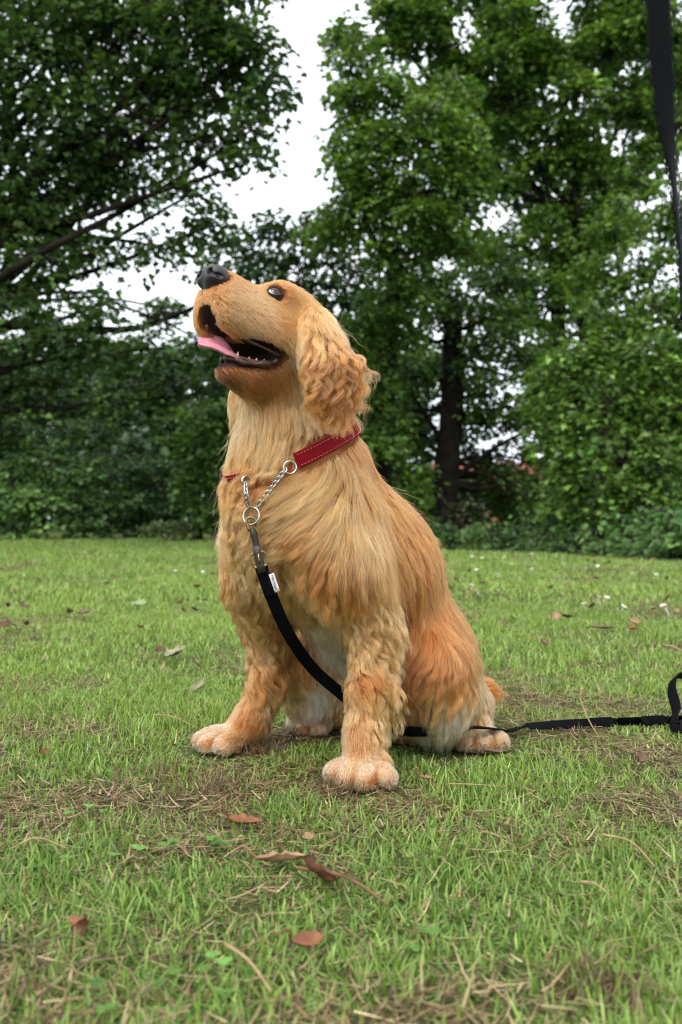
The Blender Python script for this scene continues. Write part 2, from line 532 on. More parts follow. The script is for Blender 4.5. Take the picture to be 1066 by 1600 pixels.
# tall tree leaning in from the left
tree('tree', 'tall dark-leaved tree filling the upper left, its limbs against the sky', gp_(-170, 8.2), at(-60, 380, 8.2), .20,
     [lb(70, 90, 8, 105), lb(190, 20, 8.2, 105), lb(300, 30, 7.8, 95), lb(385, 60, 7.8, 62, 58), lb(415, 130, 7.7, 50, 36), lb(340, 120, 8, 70), lb(250, 140, 8.3, 90), lb(130, 190, 8, 100),
      lb(395, 200, 7.8, 42, 34), lb(310, 215, 8, 70, 48), lb(60, 300, 8, 85), lb(200, 280, 8.2, 80, 56), lb(390, 252, 7.8, 36, 22), lb(300, 300, 8.0, 64, 34), lb(60, 400, 7.8, 75, 44), lb(150, 385, 8, 62, 40),
      lb(255, 385, 8, 58, 34), lb(330, 350, 8.3, 56, 34), lb(20, 470, 7.8, 66, 42), lb(125, 455, 7.9, 52, 26), lb(-60, 200, 8, 120), lb(-80, 20, 8, 130), lb(110, -90, 8.2, 130), lb(290, -90, 8, 120), lb(390, -70, 7.9, 60)],
     101, 84, .080, MAPLE0, MAPLE1, kite=True, n_leaf=15, length=.36, width=.22, twig_every=2,
     extra_limbs=[([at(-60, 420, 8.2), at(0, 335, 8.1), at(60, 265, 8.0), at(120, 215, 8.0), at(200, 150, 8.0), at(270, 60, 8.0)], (.085, .02)),
                  ([at(60, 265, 8.0), at(90, 235, 8.0), at(130, 130, 8.0), at(180, 60, 8.0)], (.05, .015)),
                  ([at(120, 215, 8.0), at(210, 200, 7.9), at(300, 140, 7.9), at(380, 90, 7.8)], (.04, .012))])
# low limb reaching across behind the dog's nose
tree('tree', 'tree at the far left with low dark boughs reaching towards the dog\'s nose', gp_(-260, 13.4), at(-200, 520, 13.4), .24,
     [lb(40, 545, 13.2, 110, 62), lb(150, 540, 12.9, 95, 50), lb(255, 545, 12.9, 80, 48), lb(330, 540, 12.9, 50, 40), lb(60, 630, 13.4, 110, 56), lb(180, 630, 13.2, 90, 50), lb(275, 620, 13.1, 62, 46),
      lb(-60, 600, 13.4, 100), lb(-60, 480, 13.1, 100, 70), lb(30, 700, 13.7, 90, 40), lb(150, 700, 13.5, 90, 40), lb(250, 480, 13.1, 34, 16), lb(140, 490, 13.1, 50, 22)],
     102, 44, .10, MAPLE0, (.085, .15, .03), kite=True, layers=4, n_leaf=16, length=.40, width=.26,
     extra_limbs=[([at(-180, 470, 13.3), at(-40, 500, 13.2), at(90, 512, 13.1), at(205, 514, 13.0), at(262, 496, 12.9), at(312, 476, 12.8), at(360, 455, 12.8)], (.085, .02)),
                  ([at(-200, 640, 13.4), at(-40, 634, 13.3), at(60, 640, 13.2), at(160, 628, 13.1)], (.07, .02))])
# dark tree behind the dog's head
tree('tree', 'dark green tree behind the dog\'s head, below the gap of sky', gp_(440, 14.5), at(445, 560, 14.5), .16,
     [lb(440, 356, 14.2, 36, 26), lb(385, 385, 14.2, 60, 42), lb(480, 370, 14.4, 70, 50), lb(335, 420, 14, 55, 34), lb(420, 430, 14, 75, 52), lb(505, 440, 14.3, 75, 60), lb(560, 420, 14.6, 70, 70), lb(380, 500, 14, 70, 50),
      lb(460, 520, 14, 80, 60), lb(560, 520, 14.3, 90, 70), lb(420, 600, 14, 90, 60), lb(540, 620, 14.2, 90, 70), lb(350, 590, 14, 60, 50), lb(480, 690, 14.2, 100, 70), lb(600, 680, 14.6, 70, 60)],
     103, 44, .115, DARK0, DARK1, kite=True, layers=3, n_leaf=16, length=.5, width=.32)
# broad bright tree right of the sky gap
tree('tree', 'broad bright green tree right of the gap of sky', gp_(590, 10.8), at(620, 420, 10.8), .14,
     [lb(548, 100, 10.3, 46, 50), lb(560, 180, 10.2, 64, 60), lb(532, 250, 10.2, 40, 44), lb(620, 140, 10.0, 70, 44), lb(640, 215, 9.8, 96, 62), lb(560, 300, 10, 80, 60), lb(660, 300, 9.8, 90, 56),
      lb(720, 230, 10.1, 62, 60), lb(600, 380, 10, 80, 46), lb(700, 370, 10, 80, 44), lb(620, 455, 10.2, 70, 36), lb(740, 305, 10.2, 52, 40), lb(520, 345, 10.3, 44, 40), lb(700, 150, 10.2, 56, 40), lb(575, 520, 10.5, 60, 40), lb(640, 510, 10.6, 46, 30), lb(560, 600, 10.6, 60, 46), lb(600, 680, 10.6, 60, 46), lb(560, 740, 10.8, 70, 50), lb(640, 770, 10.8, 40, 40)],
     104, 100, .080, LIME0, LIME1, kite=True, layers=5, n_leaf=17, length=.40, width=.26)
# tall tree behind it, up out of the frame
tree('tree', 'tall leafy tree rising out of the top of the frame, right of the sky gap', gp_(960, 13.5), at(900, 330, 13.5), .20,
     [lb(610, 30, 13, 66, 44), lb(540, 45, 13, 26, 24), lb(690, 50, 13, 80, 60), lb(780, 60, 12.8, 80, 60), lb(870, 60, 12.8, 80, 62), lb(790, 150, 13, 80, 56), lb(880, 160, 12.8, 72, 52), lb(960, 60, 13, 80, 70), lb(980, 160, 13, 70, 50),
      lb(640, -70, 13.2, 90), lb(800, -80, 13.2, 120), lb(960, -80, 13, 110), lb(1060, 60, 13, 80, 90), lb(830, 240, 13.2, 54, 32), lb(930, 260, 13, 60, 40), lb(1040, 200, 13, 60, 70), lb(770, 390, 13.3, 50, 34), lb(860, 350, 13.3, 50, 40), lb(880, 430, 13.3, 60, 46), lb(820, 480, 13.4, 50, 40), lb(940, 340, 13.2, 70, 40), lb(880, 240, 13.2, 60, 40), lb(760, 250, 13.4, 60, 50), lb(720, 130, 13.3, 60, 50)],
     105, 80, .108, LIME0, LIME1, layers=4, kite=True, n_leaf=16, length=.48, width=.30, twig_every=2)
# one more tree far behind closes the larger gaps
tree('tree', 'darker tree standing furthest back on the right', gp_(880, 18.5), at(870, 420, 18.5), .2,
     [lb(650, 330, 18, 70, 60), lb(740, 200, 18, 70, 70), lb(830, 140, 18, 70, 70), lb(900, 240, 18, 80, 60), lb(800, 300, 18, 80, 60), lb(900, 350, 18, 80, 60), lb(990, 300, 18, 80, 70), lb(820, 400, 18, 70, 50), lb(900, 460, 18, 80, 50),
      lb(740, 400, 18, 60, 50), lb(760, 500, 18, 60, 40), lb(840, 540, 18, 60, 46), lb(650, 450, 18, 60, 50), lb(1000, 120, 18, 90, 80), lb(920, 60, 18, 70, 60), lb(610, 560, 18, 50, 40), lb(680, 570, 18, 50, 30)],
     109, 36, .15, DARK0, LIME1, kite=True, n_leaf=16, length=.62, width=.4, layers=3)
# tree whose trunk shows behind the dog's back
tree('tree', 'tree whose thick dark trunk stands behind the dog\'s back', gp_(693, 11.6), at(706, 470, 11.6), .17,
     [lb(600, 520, 11.4, 70, 40), lb(690, 470, 11.2, 80, 46), lb(780, 430, 11.4, 70, 46), lb(790, 500, 11.2, 60, 40), lb(640, 590, 11.4, 54, 26), lb(740, 560, 11.2, 66, 34), lb(830, 560, 11.4, 50, 34), lb(760, 620, 11.4, 56, 24), lb(790, 745, 11.7, 50, 22), lb(845, 775, 11.4, 40, 26),
      lb(590, 640, 11.6, 50, 40), lb(830, 640, 11.6, 44, 32), lb(740, 740, 12, 52, 26), lb(610, 740, 12, 60, 50), lb(820, 720, 12, 50, 30), lb(830, 760, 12, 60, 30), lb(780, 775, 12, 60, 24), lb(770, 715, 12.2, 34, 20), lb(745, 650, 11.8, 40, 22), lb(800, 655, 11.9, 36, 18), lb(720, 690, 12.2, 26, 20), lb(655, 640, 12.2, 50, 40), lb(740, 610, 12.4, 46, 40), lb(700, 560, 12.3, 60, 40), lb(650, 720, 12.3, 40, 40), lb(640, 680, 11.9, 40, 40)],
     106, 74, .09, DARK0, LIME1, kite=True, layers=4, n_leaf=15, length=.42, width=.27, twig_every=2,
     extra_limbs=[([at(697, 760, 11.6), at(735, 728, 11.5), at(790, 690, 11.3), at(850, 665, 11.2)], (.05, .015)), ([at(698, 700, 11.6), at(660, 640, 11.6), at(628, 590, 11.5)], (.045, .015)), ([at(700, 740, 11.6), at(760, 742, 11.5), at(800, 780, 11.4)], (.03, .012))])
# bright tree at the right edge, boughs down to the ground
tree('tree', 'bright leafy tree at the right edge with boughs sweeping to the ground', gp_(985, 9.3), at(990, 520, 9.3), .16,
     [lb(950, 500, 8.6, 62, 36), lb(1020, 480, 8.8, 62, 44), lb(900, 560, 8.4, 66, 36), lb(985, 560, 8.2, 80, 44), lb(1060, 560, 8.4, 66, 60), lb(880, 625, 8.3, 56, 32), lb(960, 630, 8.0, 84, 44), lb(1050, 640, 8.0, 72, 50),
      lb(870, 690, 8.2, 50, 34), lb(940, 705, 8.0, 76, 40), lb(1030, 720, 7.9, 80, 44), lb(900, 765, 8.1, 56, 34), lb(985, 780, 7.9, 74, 34), lb(1070, 790, 7.8, 66, 50), lb(850, 600, 8.8, 36, 30), lb(1010, 420, 9.2, 70, 40), lb(930, 430, 9.4, 60, 40),
      lb(1130, 640, 8.2, 90), lb(1130, 500, 8.6, 90), lb(960, 350, 9.8, 60, 44), lb(1050, 340, 9.6, 60, 60)],
     107, 100, .074, LIME0, LIME1, kite=True, layers=5, n_leaf=17, length=.36, width=.24)
# small bright tree left of the dog
tree('tree', 'young pale green tree just left of the dog\'s chest', gp_(310, 11.2), at(312, 690, 11.2), .06,
     [lb(315, 650, 11.0, 42, 34), lb(300, 705, 10.9, 46, 34), lb(345, 700, 11.0, 46, 40), lb(325, 755, 10.9, 56, 36), lb(285, 755, 10.9, 28, 22), lb(350, 800, 10.9, 44, 30), lb(372, 650, 11.2, 40, 46)],
     108, 80, .085, LIME0, (.115, .20, .045), n_leaf=16, length=.36, width=.24)

def shrub(name, label, px, d, lobes, seed, c0, c1, leaf=.06, dens=60, group='shrubs along the edge of the lawn', n_leaf=14, **k):
    b = gp_(px, d)
    rg = np.random.default_rng(seed)
    stems = []
    for q in range(5):
        e = lobes[q % len(lobes)][0]
        stems.append(([b + np.array([rg.normal(0, .06), rg.normal(0, .06), -.03]), b * .5 + np.asarray(e) * .5 + rg.normal(0, .06, 3), np.asarray(e) + rg.normal(0, .1, 3)], (.014, .006)))
    return tree(name, label, b, b + np.array([0, 0, .3]), 0, lobes, seed, dens, leaf, c0, c1, group, 'shrub', n_leaf, stems, twig_every=4, **k)
SM = dict(length=.26, width=.17)
shrub('shrub', 'leafy shrub at the left edge of the picture behind the lawn', 20, 12.4, [lb(10, 785, 12.2, 60, 46), lb(66, 795, 12.1, 50, 40), lb(-50, 780, 12.2, 60, 50), lb(30, 824, 12.0, 62, 18)], 201, (.07, .15, .04), (.16, .28, .075), .085, 60, **SM)
shrub('shrub', 'tall bluish-green shrub under the dark boughs at far left', 50, 12.9, [lb(30, 735, 12.9, 60, 40), lb(100, 750, 12.8, 50, 40), lb(80, 700, 13.0, 44, 24)], 202, DARK0, SHRB1, .095, 50, **SM)
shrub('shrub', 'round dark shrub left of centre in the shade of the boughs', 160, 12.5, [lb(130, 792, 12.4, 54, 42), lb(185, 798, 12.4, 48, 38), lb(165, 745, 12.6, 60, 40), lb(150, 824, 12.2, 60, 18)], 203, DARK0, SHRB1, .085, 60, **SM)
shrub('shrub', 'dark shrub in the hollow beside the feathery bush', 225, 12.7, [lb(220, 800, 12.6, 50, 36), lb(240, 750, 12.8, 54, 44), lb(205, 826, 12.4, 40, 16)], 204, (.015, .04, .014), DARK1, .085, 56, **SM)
shrub('shrub', 'pale feathery grey-green bush left of the dog at the lawn\'s edge', 270, 11.6, [lb(245, 824, 11.4, 34, 19), lb(290, 820, 11.3, 40, 22), lb(332, 824, 11.3, 30, 19)], 205, (.075, .115, .035), (.15, .20, .075), .045, 120, n_leaf=18, length=.2, width=.09)
shrub('shrub', 'low green shrub just behind the dog\'s back', 700, 9.6, [lb(655, 836, 9.5, 54, 30), lb(715, 834, 9.4, 50, 30)], 206, SHRB0, SHRB1, .062, 90, **SM)
shrub('shrub', 'low shrub right of the trunk, with paler shoots', 775, 9.2, [lb(766, 838, 9.1, 48, 30), lb(812, 836, 9.0, 44, 32)], 207, SHRB0, (.09, .17, .04), .062, 90, **SM)
shrub('shrub', 'tangled shrub in front of the bright boughs, lower right', 860, 8.4, [lb(850, 838, 8.3, 46, 30), lb(900, 845, 8.0, 44, 28), lb(880, 800, 8.5, 46, 24)], 208, SHRB0, SHRB1, .068, 84, **SM)
shrub('shrub', 'broad-leaved shrub at the right of the lawn\'s edge', 960, 7.4, [lb(945, 850, 7.3, 48, 30), lb(1000, 852, 7.0, 50, 34), lb(970, 815, 7.5, 54, 26)], 209, SHRB0, SHRB1, .068, 84, **SM)
shrub('shrub', 'dense shrub cut by the right edge of the picture', 1060, 6.6, [lb(1050, 850, 6.5, 50, 42), lb(1110, 840, 6.4, 60, 56), lb(1050, 800, 6.8, 50, 30)], 210, SHRB0, SHRB1, .068, 84, **SM)
shrub('shrub', 'brownish leggy shrub at the foot of the thick trunk', 715, 11.0, [lb(700, 800, 11, 40, 22), lb(735, 790, 11.2, 34, 24)], 211, (.06, .07, .03), (.11, .12, .05), .05, 40, **SM)
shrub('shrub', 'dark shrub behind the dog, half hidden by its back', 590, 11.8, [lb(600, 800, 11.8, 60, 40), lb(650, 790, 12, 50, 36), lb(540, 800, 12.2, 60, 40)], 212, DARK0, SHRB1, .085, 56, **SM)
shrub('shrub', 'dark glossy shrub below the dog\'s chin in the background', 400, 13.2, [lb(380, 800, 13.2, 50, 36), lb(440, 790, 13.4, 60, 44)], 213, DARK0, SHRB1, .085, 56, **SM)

# far wood that closes the view low down
def far_wood():
    rg = np.random.default_rng(300); lobes = []
    for px in np.arange(-900, 2000, 42):
        for row in range(3):
            if 730 < px < 860 and row > 0: continue
            d = rg.uniform(21, 30); py = 812 - (24 + 48 * row + rg.uniform(-12, 12))
            if 600 < px < 900: py = max(py, 760)
            lobes.append(lb(px + rg.uniform(-18, 18), py, d, rg.uniform(36, 56), rg.uniform(26, 40), 60))
    for px in np.concatenate([np.arange(-900, 640, 80), np.arange(880, 2000, 80)]):
        d = rg.uniform(24, 30)
        for row in range(2):
            lobes.append(lb(px, 640 - row * 70, d, 70, 56, 60))
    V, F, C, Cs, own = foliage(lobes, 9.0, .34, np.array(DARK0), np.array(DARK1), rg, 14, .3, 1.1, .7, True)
    me = mesh_np('woodland', V, F, False); vcol(me, C); TRI[0] += len(F) * 2
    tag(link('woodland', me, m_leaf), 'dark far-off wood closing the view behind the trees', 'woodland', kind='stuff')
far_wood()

# house seen through the leaves
m_roof = noisy('red roof tile', srgb(104, 56, 42), srgb(140, 78, 60), 3, .85, .4, .03)
m_brick = noisy('orange brick', srgb(110, 74, 56), srgb(142, 100, 76), 6, .9, .3, .02)
m_white = noisy('white painted frame', (.62, .62, .62), (.75, .75, .75), 8, .6, .1, .002)
m_pane = Mat('window pane').set(Base_Color=(.02, .025, .03), Roughness=.08).m
def boxv(lo, hi):
    (x0, y0, z0), (x1, y1, z1) = lo, hi
    V = [(x0,y0,z0),(x1,y0,z0),(x1,y1,z0),(x0,y1,z0),(x0,y0,z1),(x1,y0,z1),(x1,y1,z1),(x0,y1,z1)]
    return np.array(V), np.array([[0,3,2,1],[4,5,6,7],[0,1,5,4],[1,2,6,5],[2,3,7,6],[3,0,4,7]])
hx, hy = at(790, 812, 46)[0], 46.0
house = empty('house', (hx, hy, 0), 'red-roofed brick house glimpsed through the leaves behind the dog', 'house')
v, f = boxv((hx - 3.4, hy, -.6), (hx + 3.4, hy + 6, 1.9)); link('wall', mesh_np('wall', v, f, False), m_brick, house)
V = np.array([(hx-3.8,hy-.4,1.75),(hx+3.8,hy-.4,1.75),(hx+3.8,hy+6.4,1.75),(hx-3.8,hy+6.4,1.75),(hx-3.8,hy+3,3.6),(hx+3.8,hy+3,3.6),(hx-3.8,hy-.4,1.92),(hx+3.8,hy-.4,1.92),(hx+3.8,hy+6.4,1.92),(hx-3.8,hy+6.4,1.92)])
roof = link('roof', mesh_np('roof', V, [[0,3,2,1],[0,1,7,6],[6,7,5,4],[8,9,4,5],[2,3,9,8],[0,6,4,9,3],[1,2,8,5,7]], False), m_roof, house)
v, f = boxv((hx + 1.6, hy + 2.6, 3.2), (hx + 2.2, hy + 3.3, 4.3)); link('chimney', mesh_np('chimney', v, f, False), m_brick, roof)
for wx in (-2.2, 0.1, 2.3):
    v, f = boxv((hx + wx - .55, hy - .06, .55), (hx + wx + .55, hy + .02, 1.6)); w_ = link('window', mesh_np('window', v, f, False), m_white, house)
    for q in (-.26, .26):
        v, f = boxv((hx + wx + q - .21, hy - .075, .64), (hx + wx + q + .21, hy - .05, 1.51)); link('pane', mesh_np('pane', v, f, False), m_pane, w_)
print('leaf tris', TRI)
# ================================================================== THE DOG
# the body is one smooth-blended distance field, meshed once
class Field:
    def __init__(s, lo, hi, h):
        s.lo = np.asarray(lo, np.float32); s.h = h
        s.n = np.ceil((np.asarray(hi) - s.lo) / h).astype(int) + 1
        s.ax = [s.lo[i] + h * np.arange(s.n[i], dtype=np.float32) for i in range(3)]
        s.D = np.full(s.n, 0.2, np.float32)
    def _sub(s, mn, mx, pad):
        a = np.clip(np.floor((mn - pad - s.lo) / s.h).astype(int), 0, s.n)
        b = np.clip(np.ceil((mx + pad - s.lo) / s.h).astype(int) + 1, 0, s.n)
        sl = tuple(slice(a[i], b[i]) for i in range(3))
        X, Y, Z = np.meshgrid(*[s.ax[i][sl[i]] for i in range(3)], indexing='ij')
        return sl, np.stack([X, Y, Z], -1)
    def _put(s, sl, d, k, op):
        g = s.D[sl]
        if op == 'add':
            h = np.maximum(k - np.abs(g - d), 0) / k
            s.D[sl] = np.minimum(g, d) - h * h * k * .25
        else:
            h = np.maximum(k - np.abs(g + d), 0) / k
            s.D[sl] = np.maximum(g, -d) + h * h * k * .25
    def cone(s, a, b, ra, rb, k=.02, op='add'):
        a = np.asarray(a, float); b = np.asarray(b, float); r = max(ra, rb)
        sl, P = s._sub(np.minimum(a, b) - r, np.maximum(a, b) + r, .05)
        ba = b - a
        t = np.clip(((P - a) @ ba) / max(ba @ ba, 1e-9), 0, 1)
        d = np.linalg.norm(P - (a + t[..., None] * ba), axis=-1) - (ra + (rb - ra) * t)
        s._put(sl, d.astype(np.float32), k, op)
    def ball(s, c, r, k=.02, op='add'):
        s.cone(c, np.asarray(c) + 1e-4, r, r, k, op)
    def ell(s, c, rad, ax, k=.02, op='add'):
        """ax: rows are the ellipsoid's axes"""
        c = np.asarray(c, float); rad = np.asarray(rad, float); ax = np.asarray(ax, float)
        r = rad.max()
        sl, P = s._sub(c - r, c + r, .05)
        q = (P - c) @ ax.T
        k0 = np.linalg.norm(q / rad, axis=-1); k1 = np.linalg.norm(q / rad ** 2, axis=-1) + 1e-9
        d = k0 * (k0 - 1) / k1
        d = np.where(k0 < 1e-3, -rad.min(), d)
        s._put(sl, d.astype(np.float32), k, op)
    def val(s, P):
        q = (np.asarray(P, np.float32) - s.lo) / s.h
        q = np.clip(q, 0, s.n - 1.001)
        i = q.astype(int); f = q - i
        D = s.D; x, y, z = i[..., 0], i[..., 1], i[..., 2]
        fx, fy, fz = f[..., 0], f[..., 1], f[..., 2]
        c = lambda a, b, e: D[x + a, y + b, z + e]
        return (((c(0,0,0)*(1-fx)+c(1,0,0)*fx)*(1-fy) + (c(0,1,0)*(1-fx)+c(1,1,0)*fx)*fy)*(1-fz)
              + ((c(0,0,1)*(1-fx)+c(1,0,1)*fx)*(1-fy) + (c(0,1,1)*(1-fx)+c(1,1,1)*fx)*fy)*fz)
    def grad(s, P):
        P = np.asarray(P, np.float32); e = s.h * 1.5; g = np.empty(P.shape, np.float32)
        for i in range(3):
            o = np.zeros(3, np.float32); o[i] = e
            g[..., i] = s.val(P + o) - s.val(P - o)
        return g / (np.linalg.norm(g, axis=-1, keepdims=True) + 1e-9)
    def mesh(s):
        """surface nets"""
        D = s.D; n = np.array(D.shape)
        ins = D < 0
        cnt = np.zeros(n - 1, np.int8)
        acc = np.zeros((*(n - 1), 3), np.float32); num = np.zeros(n - 1, np.float32)
        offs = [(a, b, c) for a in (0, 1) for b in (0, 1) for c in (0, 1)]
        cut = lambda A, o: A[o[0]:n[0]-1+o[0], o[1]:n[1]-1+o[1], o[2]:n[2]-1+o[2]]
        for o in offs:
            for ax in range(3):
                if o[ax] == 1: continue
                o2 = list(o); o2[ax] = 1
                d0, d1 = cut(D, o), cut(D, o2)
                x = (d0 < 0) != (d1 < 0)
                t = np.where(x, d0 / np.where(x, d0 - d1, 1), 0)
                p = np.zeros((*(n - 1), 3), np.float32)
                for k in range(3): p[..., k] = o[k]
                p[..., ax] += t
                acc += p * x[..., None]; num += x
        act = num > 0
        idx = -np.ones(n - 1, np.int64); idx[act] = np.arange(act.sum())
        I = np.argwhere(act)
        V = s.lo + s.h * (I + acc[act] / num[act][:, None])
        Q = []
        for ax in range(3):
            u, v = (ax + 1) % 3, (ax + 2) % 3
            o2 = [0, 0, 0]; o2[ax] = 1
            a = ins[:n[0]-1, :n[1]-1, :n[2]-1]
            b = cut(ins, o2)
            for flip, m in ((False, a & ~b), (True, ~a & b)):
                J = np.argwhere(m)
                J = J[(J[:, u] > 0) & (J[:, v] > 0)]
                eu = np.zeros(3, int); eu[u] = 1; ev = np.zeros(3, int); ev[v] = 1
                g = lambda K: idx[K[:, 0], K[:, 1], K[:, 2]]
                q = np.stack([g(J), g(J - eu), g(J - eu - ev), g(J - ev)], 1)
                q = q[(q >= 0).all(1)]
                Q.append(q[:, ::-1] if flip else q)
        return V, np.concatenate(Q)

# --- dog frame: F forward (towards the left and the camera), L the dog's left
DO = np.array([.0065, 1.1475, 0.0])
DF = np.array([-.7071, -.7071, 0]); DL = np.array([.7071, -.7071, 0]); DZ = np.array([0, 0, 1.0])
# --- head frame
H0 = at(456, 527, 1.05)
HF = np.array([-.635, -.657, .407]); HF /= np.linalg.norm(HF)
HU = DZ - (DZ @ HF) * HF; HU /= np.linalg.norm(HU)
HL = np.cross(HU, HF)
HX = np.stack([HF, HL, HU])
def hd(x, y, z):
    z = z if z > -.03 else -.03 + (z + .03) * .78
    return H0 + x * HF + y * HL + z * HU

fd = Field((-.26, .88, -.012), (.30, 1.42, .66), .003)
BX = np.stack([DF, DL, DZ])
# torso
fd.cone(at(466, 822, 1.085), at(470, 760, 1.085), .079, .070, .03)
fd.cone(at(500, 738, 1.115), at(564, 885, 1.165), .052, .088, .045)
fd.cone(at(566, 895, 1.165), at(626, 1050, 1.235), .090, .086, .05)
fd.cone(at(488, 840, 1.105), at(555, 935, 1.185), .066, .050, .04)
fd.ball(at(636, 1078, 1.24), .084, .04)
# shoulders and upper arms
fd.ell(at(530, 848, 1.040), (.054, .036, .084), BX, .03)
fd.ell(at(412, 868, 1.135), (.048, .034, .078), BX, .04)
# front legs
fd.cone(at(546, 885, 1.035), at(578, 970, 1.052), .038, .027, .025)
fd.cone(at(578, 975, 1.052), at(578, 1080, 1.03), .0245, .0190, .02)
fd.cone(at(578, 1080, 1.03), at(570, 1150, 1.018), .0190, .0185, .02)
fd.cone(at(570, 1150, 1.018), at(569, 1192, 1.005), .0205, .022, .016)
fd.cone(at(407, 895, 1.15), at(415, 970, 1.175), .041, .028, .03)
fd.cone(at(415, 970, 1.175), at(415, 1070, 1.17), .0235, .0190, .02)
fd.cone(at(415, 1070, 1.17), at(394, 1125, 1.165), .0190, .0185, .02)
fd.cone(at(392, 1125, 1.165), at(366, 1152, 1.155), .021, .019, .016)
TOES, GAPS = [], []
def paw(c, fw, lf, toe, s=1.0):
    tips = []
    for k, (b, a) in enumerate(((-.0310, .002), (-.0108, .018), (.0108, .018), (.0310, .002))):
        t = np.asarray(c) + fw * (toe + a) * s + lf * b * s
        t[2] = .0145 * s
        base = np.asarray(c) + lf * b * .5 * s; base[2] = max(base[2], .018)
        fd.cone(base, t, .0125 * s, .0122 * s, .003)
        d_ = t - base; d_[2] = 0; d_ /= np.linalg.norm(d_); tips.append((t, d_, s))
    TOES.append(tips)
    for i in range(3):
        GAPS.append(((tips[i][0] + tips[i + 1][0]) / 2 + np.array([0, 0, .004]), fw))
paw(at(570, 1198, 1.003), np.array([-.35, -.93, 0]), np.array([.93, -.35, 0]), .014, 1.0)
paw(at(362, 1155, 1.153), np.array([-.86, -.5, 0]), np.array([.5, -.86, 0]), .022, .95)
# hind legs
fd.ell(at(676, 1042, 1.165), (.066, .048, .074), BX, .04)
fd.cone(at(672, 1050, 1.12), at(690, 1100, 1.12), .048, .035, .03)
fd.cone(at(690, 1090, 1.14), at(730, 1105, 1.21), .036, .028, .025)
fd.cone(at(730, 1105, 1.205), at(738, 1142, 1.18), .026, .024, .02)
paw(at(740, 1148, 1.165), np.array([-.1, -.99, 0]), np.array([.99, -.1, 0]), .018, 1.0)
fd.ell(at(545, 1045, 1.26), (.065, .048, .075), BX, .04)
fd.cone(at(482, 1040, 1.23), at(492, 1090, 1.235), .040, .032, .03)
fd.cone(at(492, 1090, 1.235), at(505, 1110, 1.26), .03, .026, .02)
paw(at(497, 1128, 1.245), np.array([-.85, -.52, 0]), np.array([.52, -.85, 0]), .014, .9)
# tail stub
fd.cone(at(690, 1085, 1.31), at(752, 1078, 1.30), .03, .016, .02)
# neck
fd.cone(at(484, 592, 1.085), at(490, 714, 1.105), .041, .056, .03)
fd.cone(at(436, 625, 1.055), at(440, 760, 1.07), .043, .062, .03)
# head
fd.ell(hd(.004, 0, .002), (.056, .046, .046), HX, .02)
fd.ball(hd(.030, 0, .012), .034, .02)
fd.ball(hd(.050, .022, .019), .016, .014); fd.ball(hd(.050, -.022, .019), .016, .014)
for s in (1, -1):
    fd.ball(hd(.012, s * .027, -.030), .031, .025)
    fd.cone(hd(.052, s * .019, -.030), hd(.108, s * .013, -.034), .025, .0180, .015)
    fd.cone(hd(.048, s * .026, -.042), hd(.103, s * .0165, -.052), .016, .0125, .012)
fd.cone(hd(.05, 0, -.012), hd(.112, 0, -.0105), .032, .0215, .02)
# lower jaw
fd.cone(hd(.000, 0, -.066), hd(.040, 0, -.090), .029, .0210, .02)
fd.cone(hd(.040, 0, -.090), hd(.068, 0, -.104), .0205, .0140, .012)
# mouth opening
a = math.radians(-24)
mf = HF * math.cos(a) + HU * math.sin(a); mu = -HF * math.sin(a) + HU * math.cos(a)
fd.ell(hd(.074, 0, -.077), (.046, .060, .0135), np.stack([mf, HL, mu]), .006, 'cut')
fd.cone(hd(.045, 0, -.070), hd(.105, 0, -.078), .014, .019, .006, 'cut')
fd.cone(hd(.080, 0, -.074), hd(.142, 0, -.052), .014, .0115, .004, 'cut')
fd.cone(hd(.128, 0, -.058), hd(.116, 0, -.094), .0120, .0135, .004, 'cut')
fd.cone(hd(.104, 0, -.066), hd(.096, 0, -.092), .0130, .0140, .004, 'cut')
# eye sockets
EYE = {1: hd(.0630, .0265, .0125), -1: hd(.0630, -.0265, .0125)}
for s in (1, -1):
    fd.ball(EYE[s] + HF * .003 + HL * s * .004, .0098, .004, 'cut')
# ears (leathers hanging straight down)
def ear(pts, wid, thk, out):
    out = np.asarray(out, float); out /= np.linalg.norm(out)
    P = smooth_path(pts, 9)
    for i in range(len(P)):
        t = P[min(i + 1, 8)] - P[max(i - 1, 0)]; t /= np.linalg.norm(t)
        sd = np.cross(t, out); sd /= np.linalg.norm(sd); o = np.cross(sd, t)
        w = np.interp(i / 8, [0, .3, .7, 1], wid)
        fd.ell(P[i], (.024, w, thk), np.stack([t, sd, o]), .005)
ear([at(496, 502, 1.000), at(504, 530, .978), at(511, 568, .960), at(516, 602, .962)], [.015, .023, .028, .023], .0095, (.45, -.9, 0))
ear([at(432, 500, 1.11), at(412, 540, 1.13), at(398, 600, 1.14), at(392, 640, 1.14)], [.014, .022, .030, .026], .012, (-.6, .8, 0))
fd.D[:, :, :] = np.maximum(fd.D, (.002 - fd.ax[2])[None, None, :])     # sits on the ground

dog = empty('dog', (DO[0], DO[1], 0), 'golden cocker spaniel sitting on the lawn, looking up with mouth open', 'dog')
bv, bf = fd.mesh()
bv = bv.astype(np.float64)

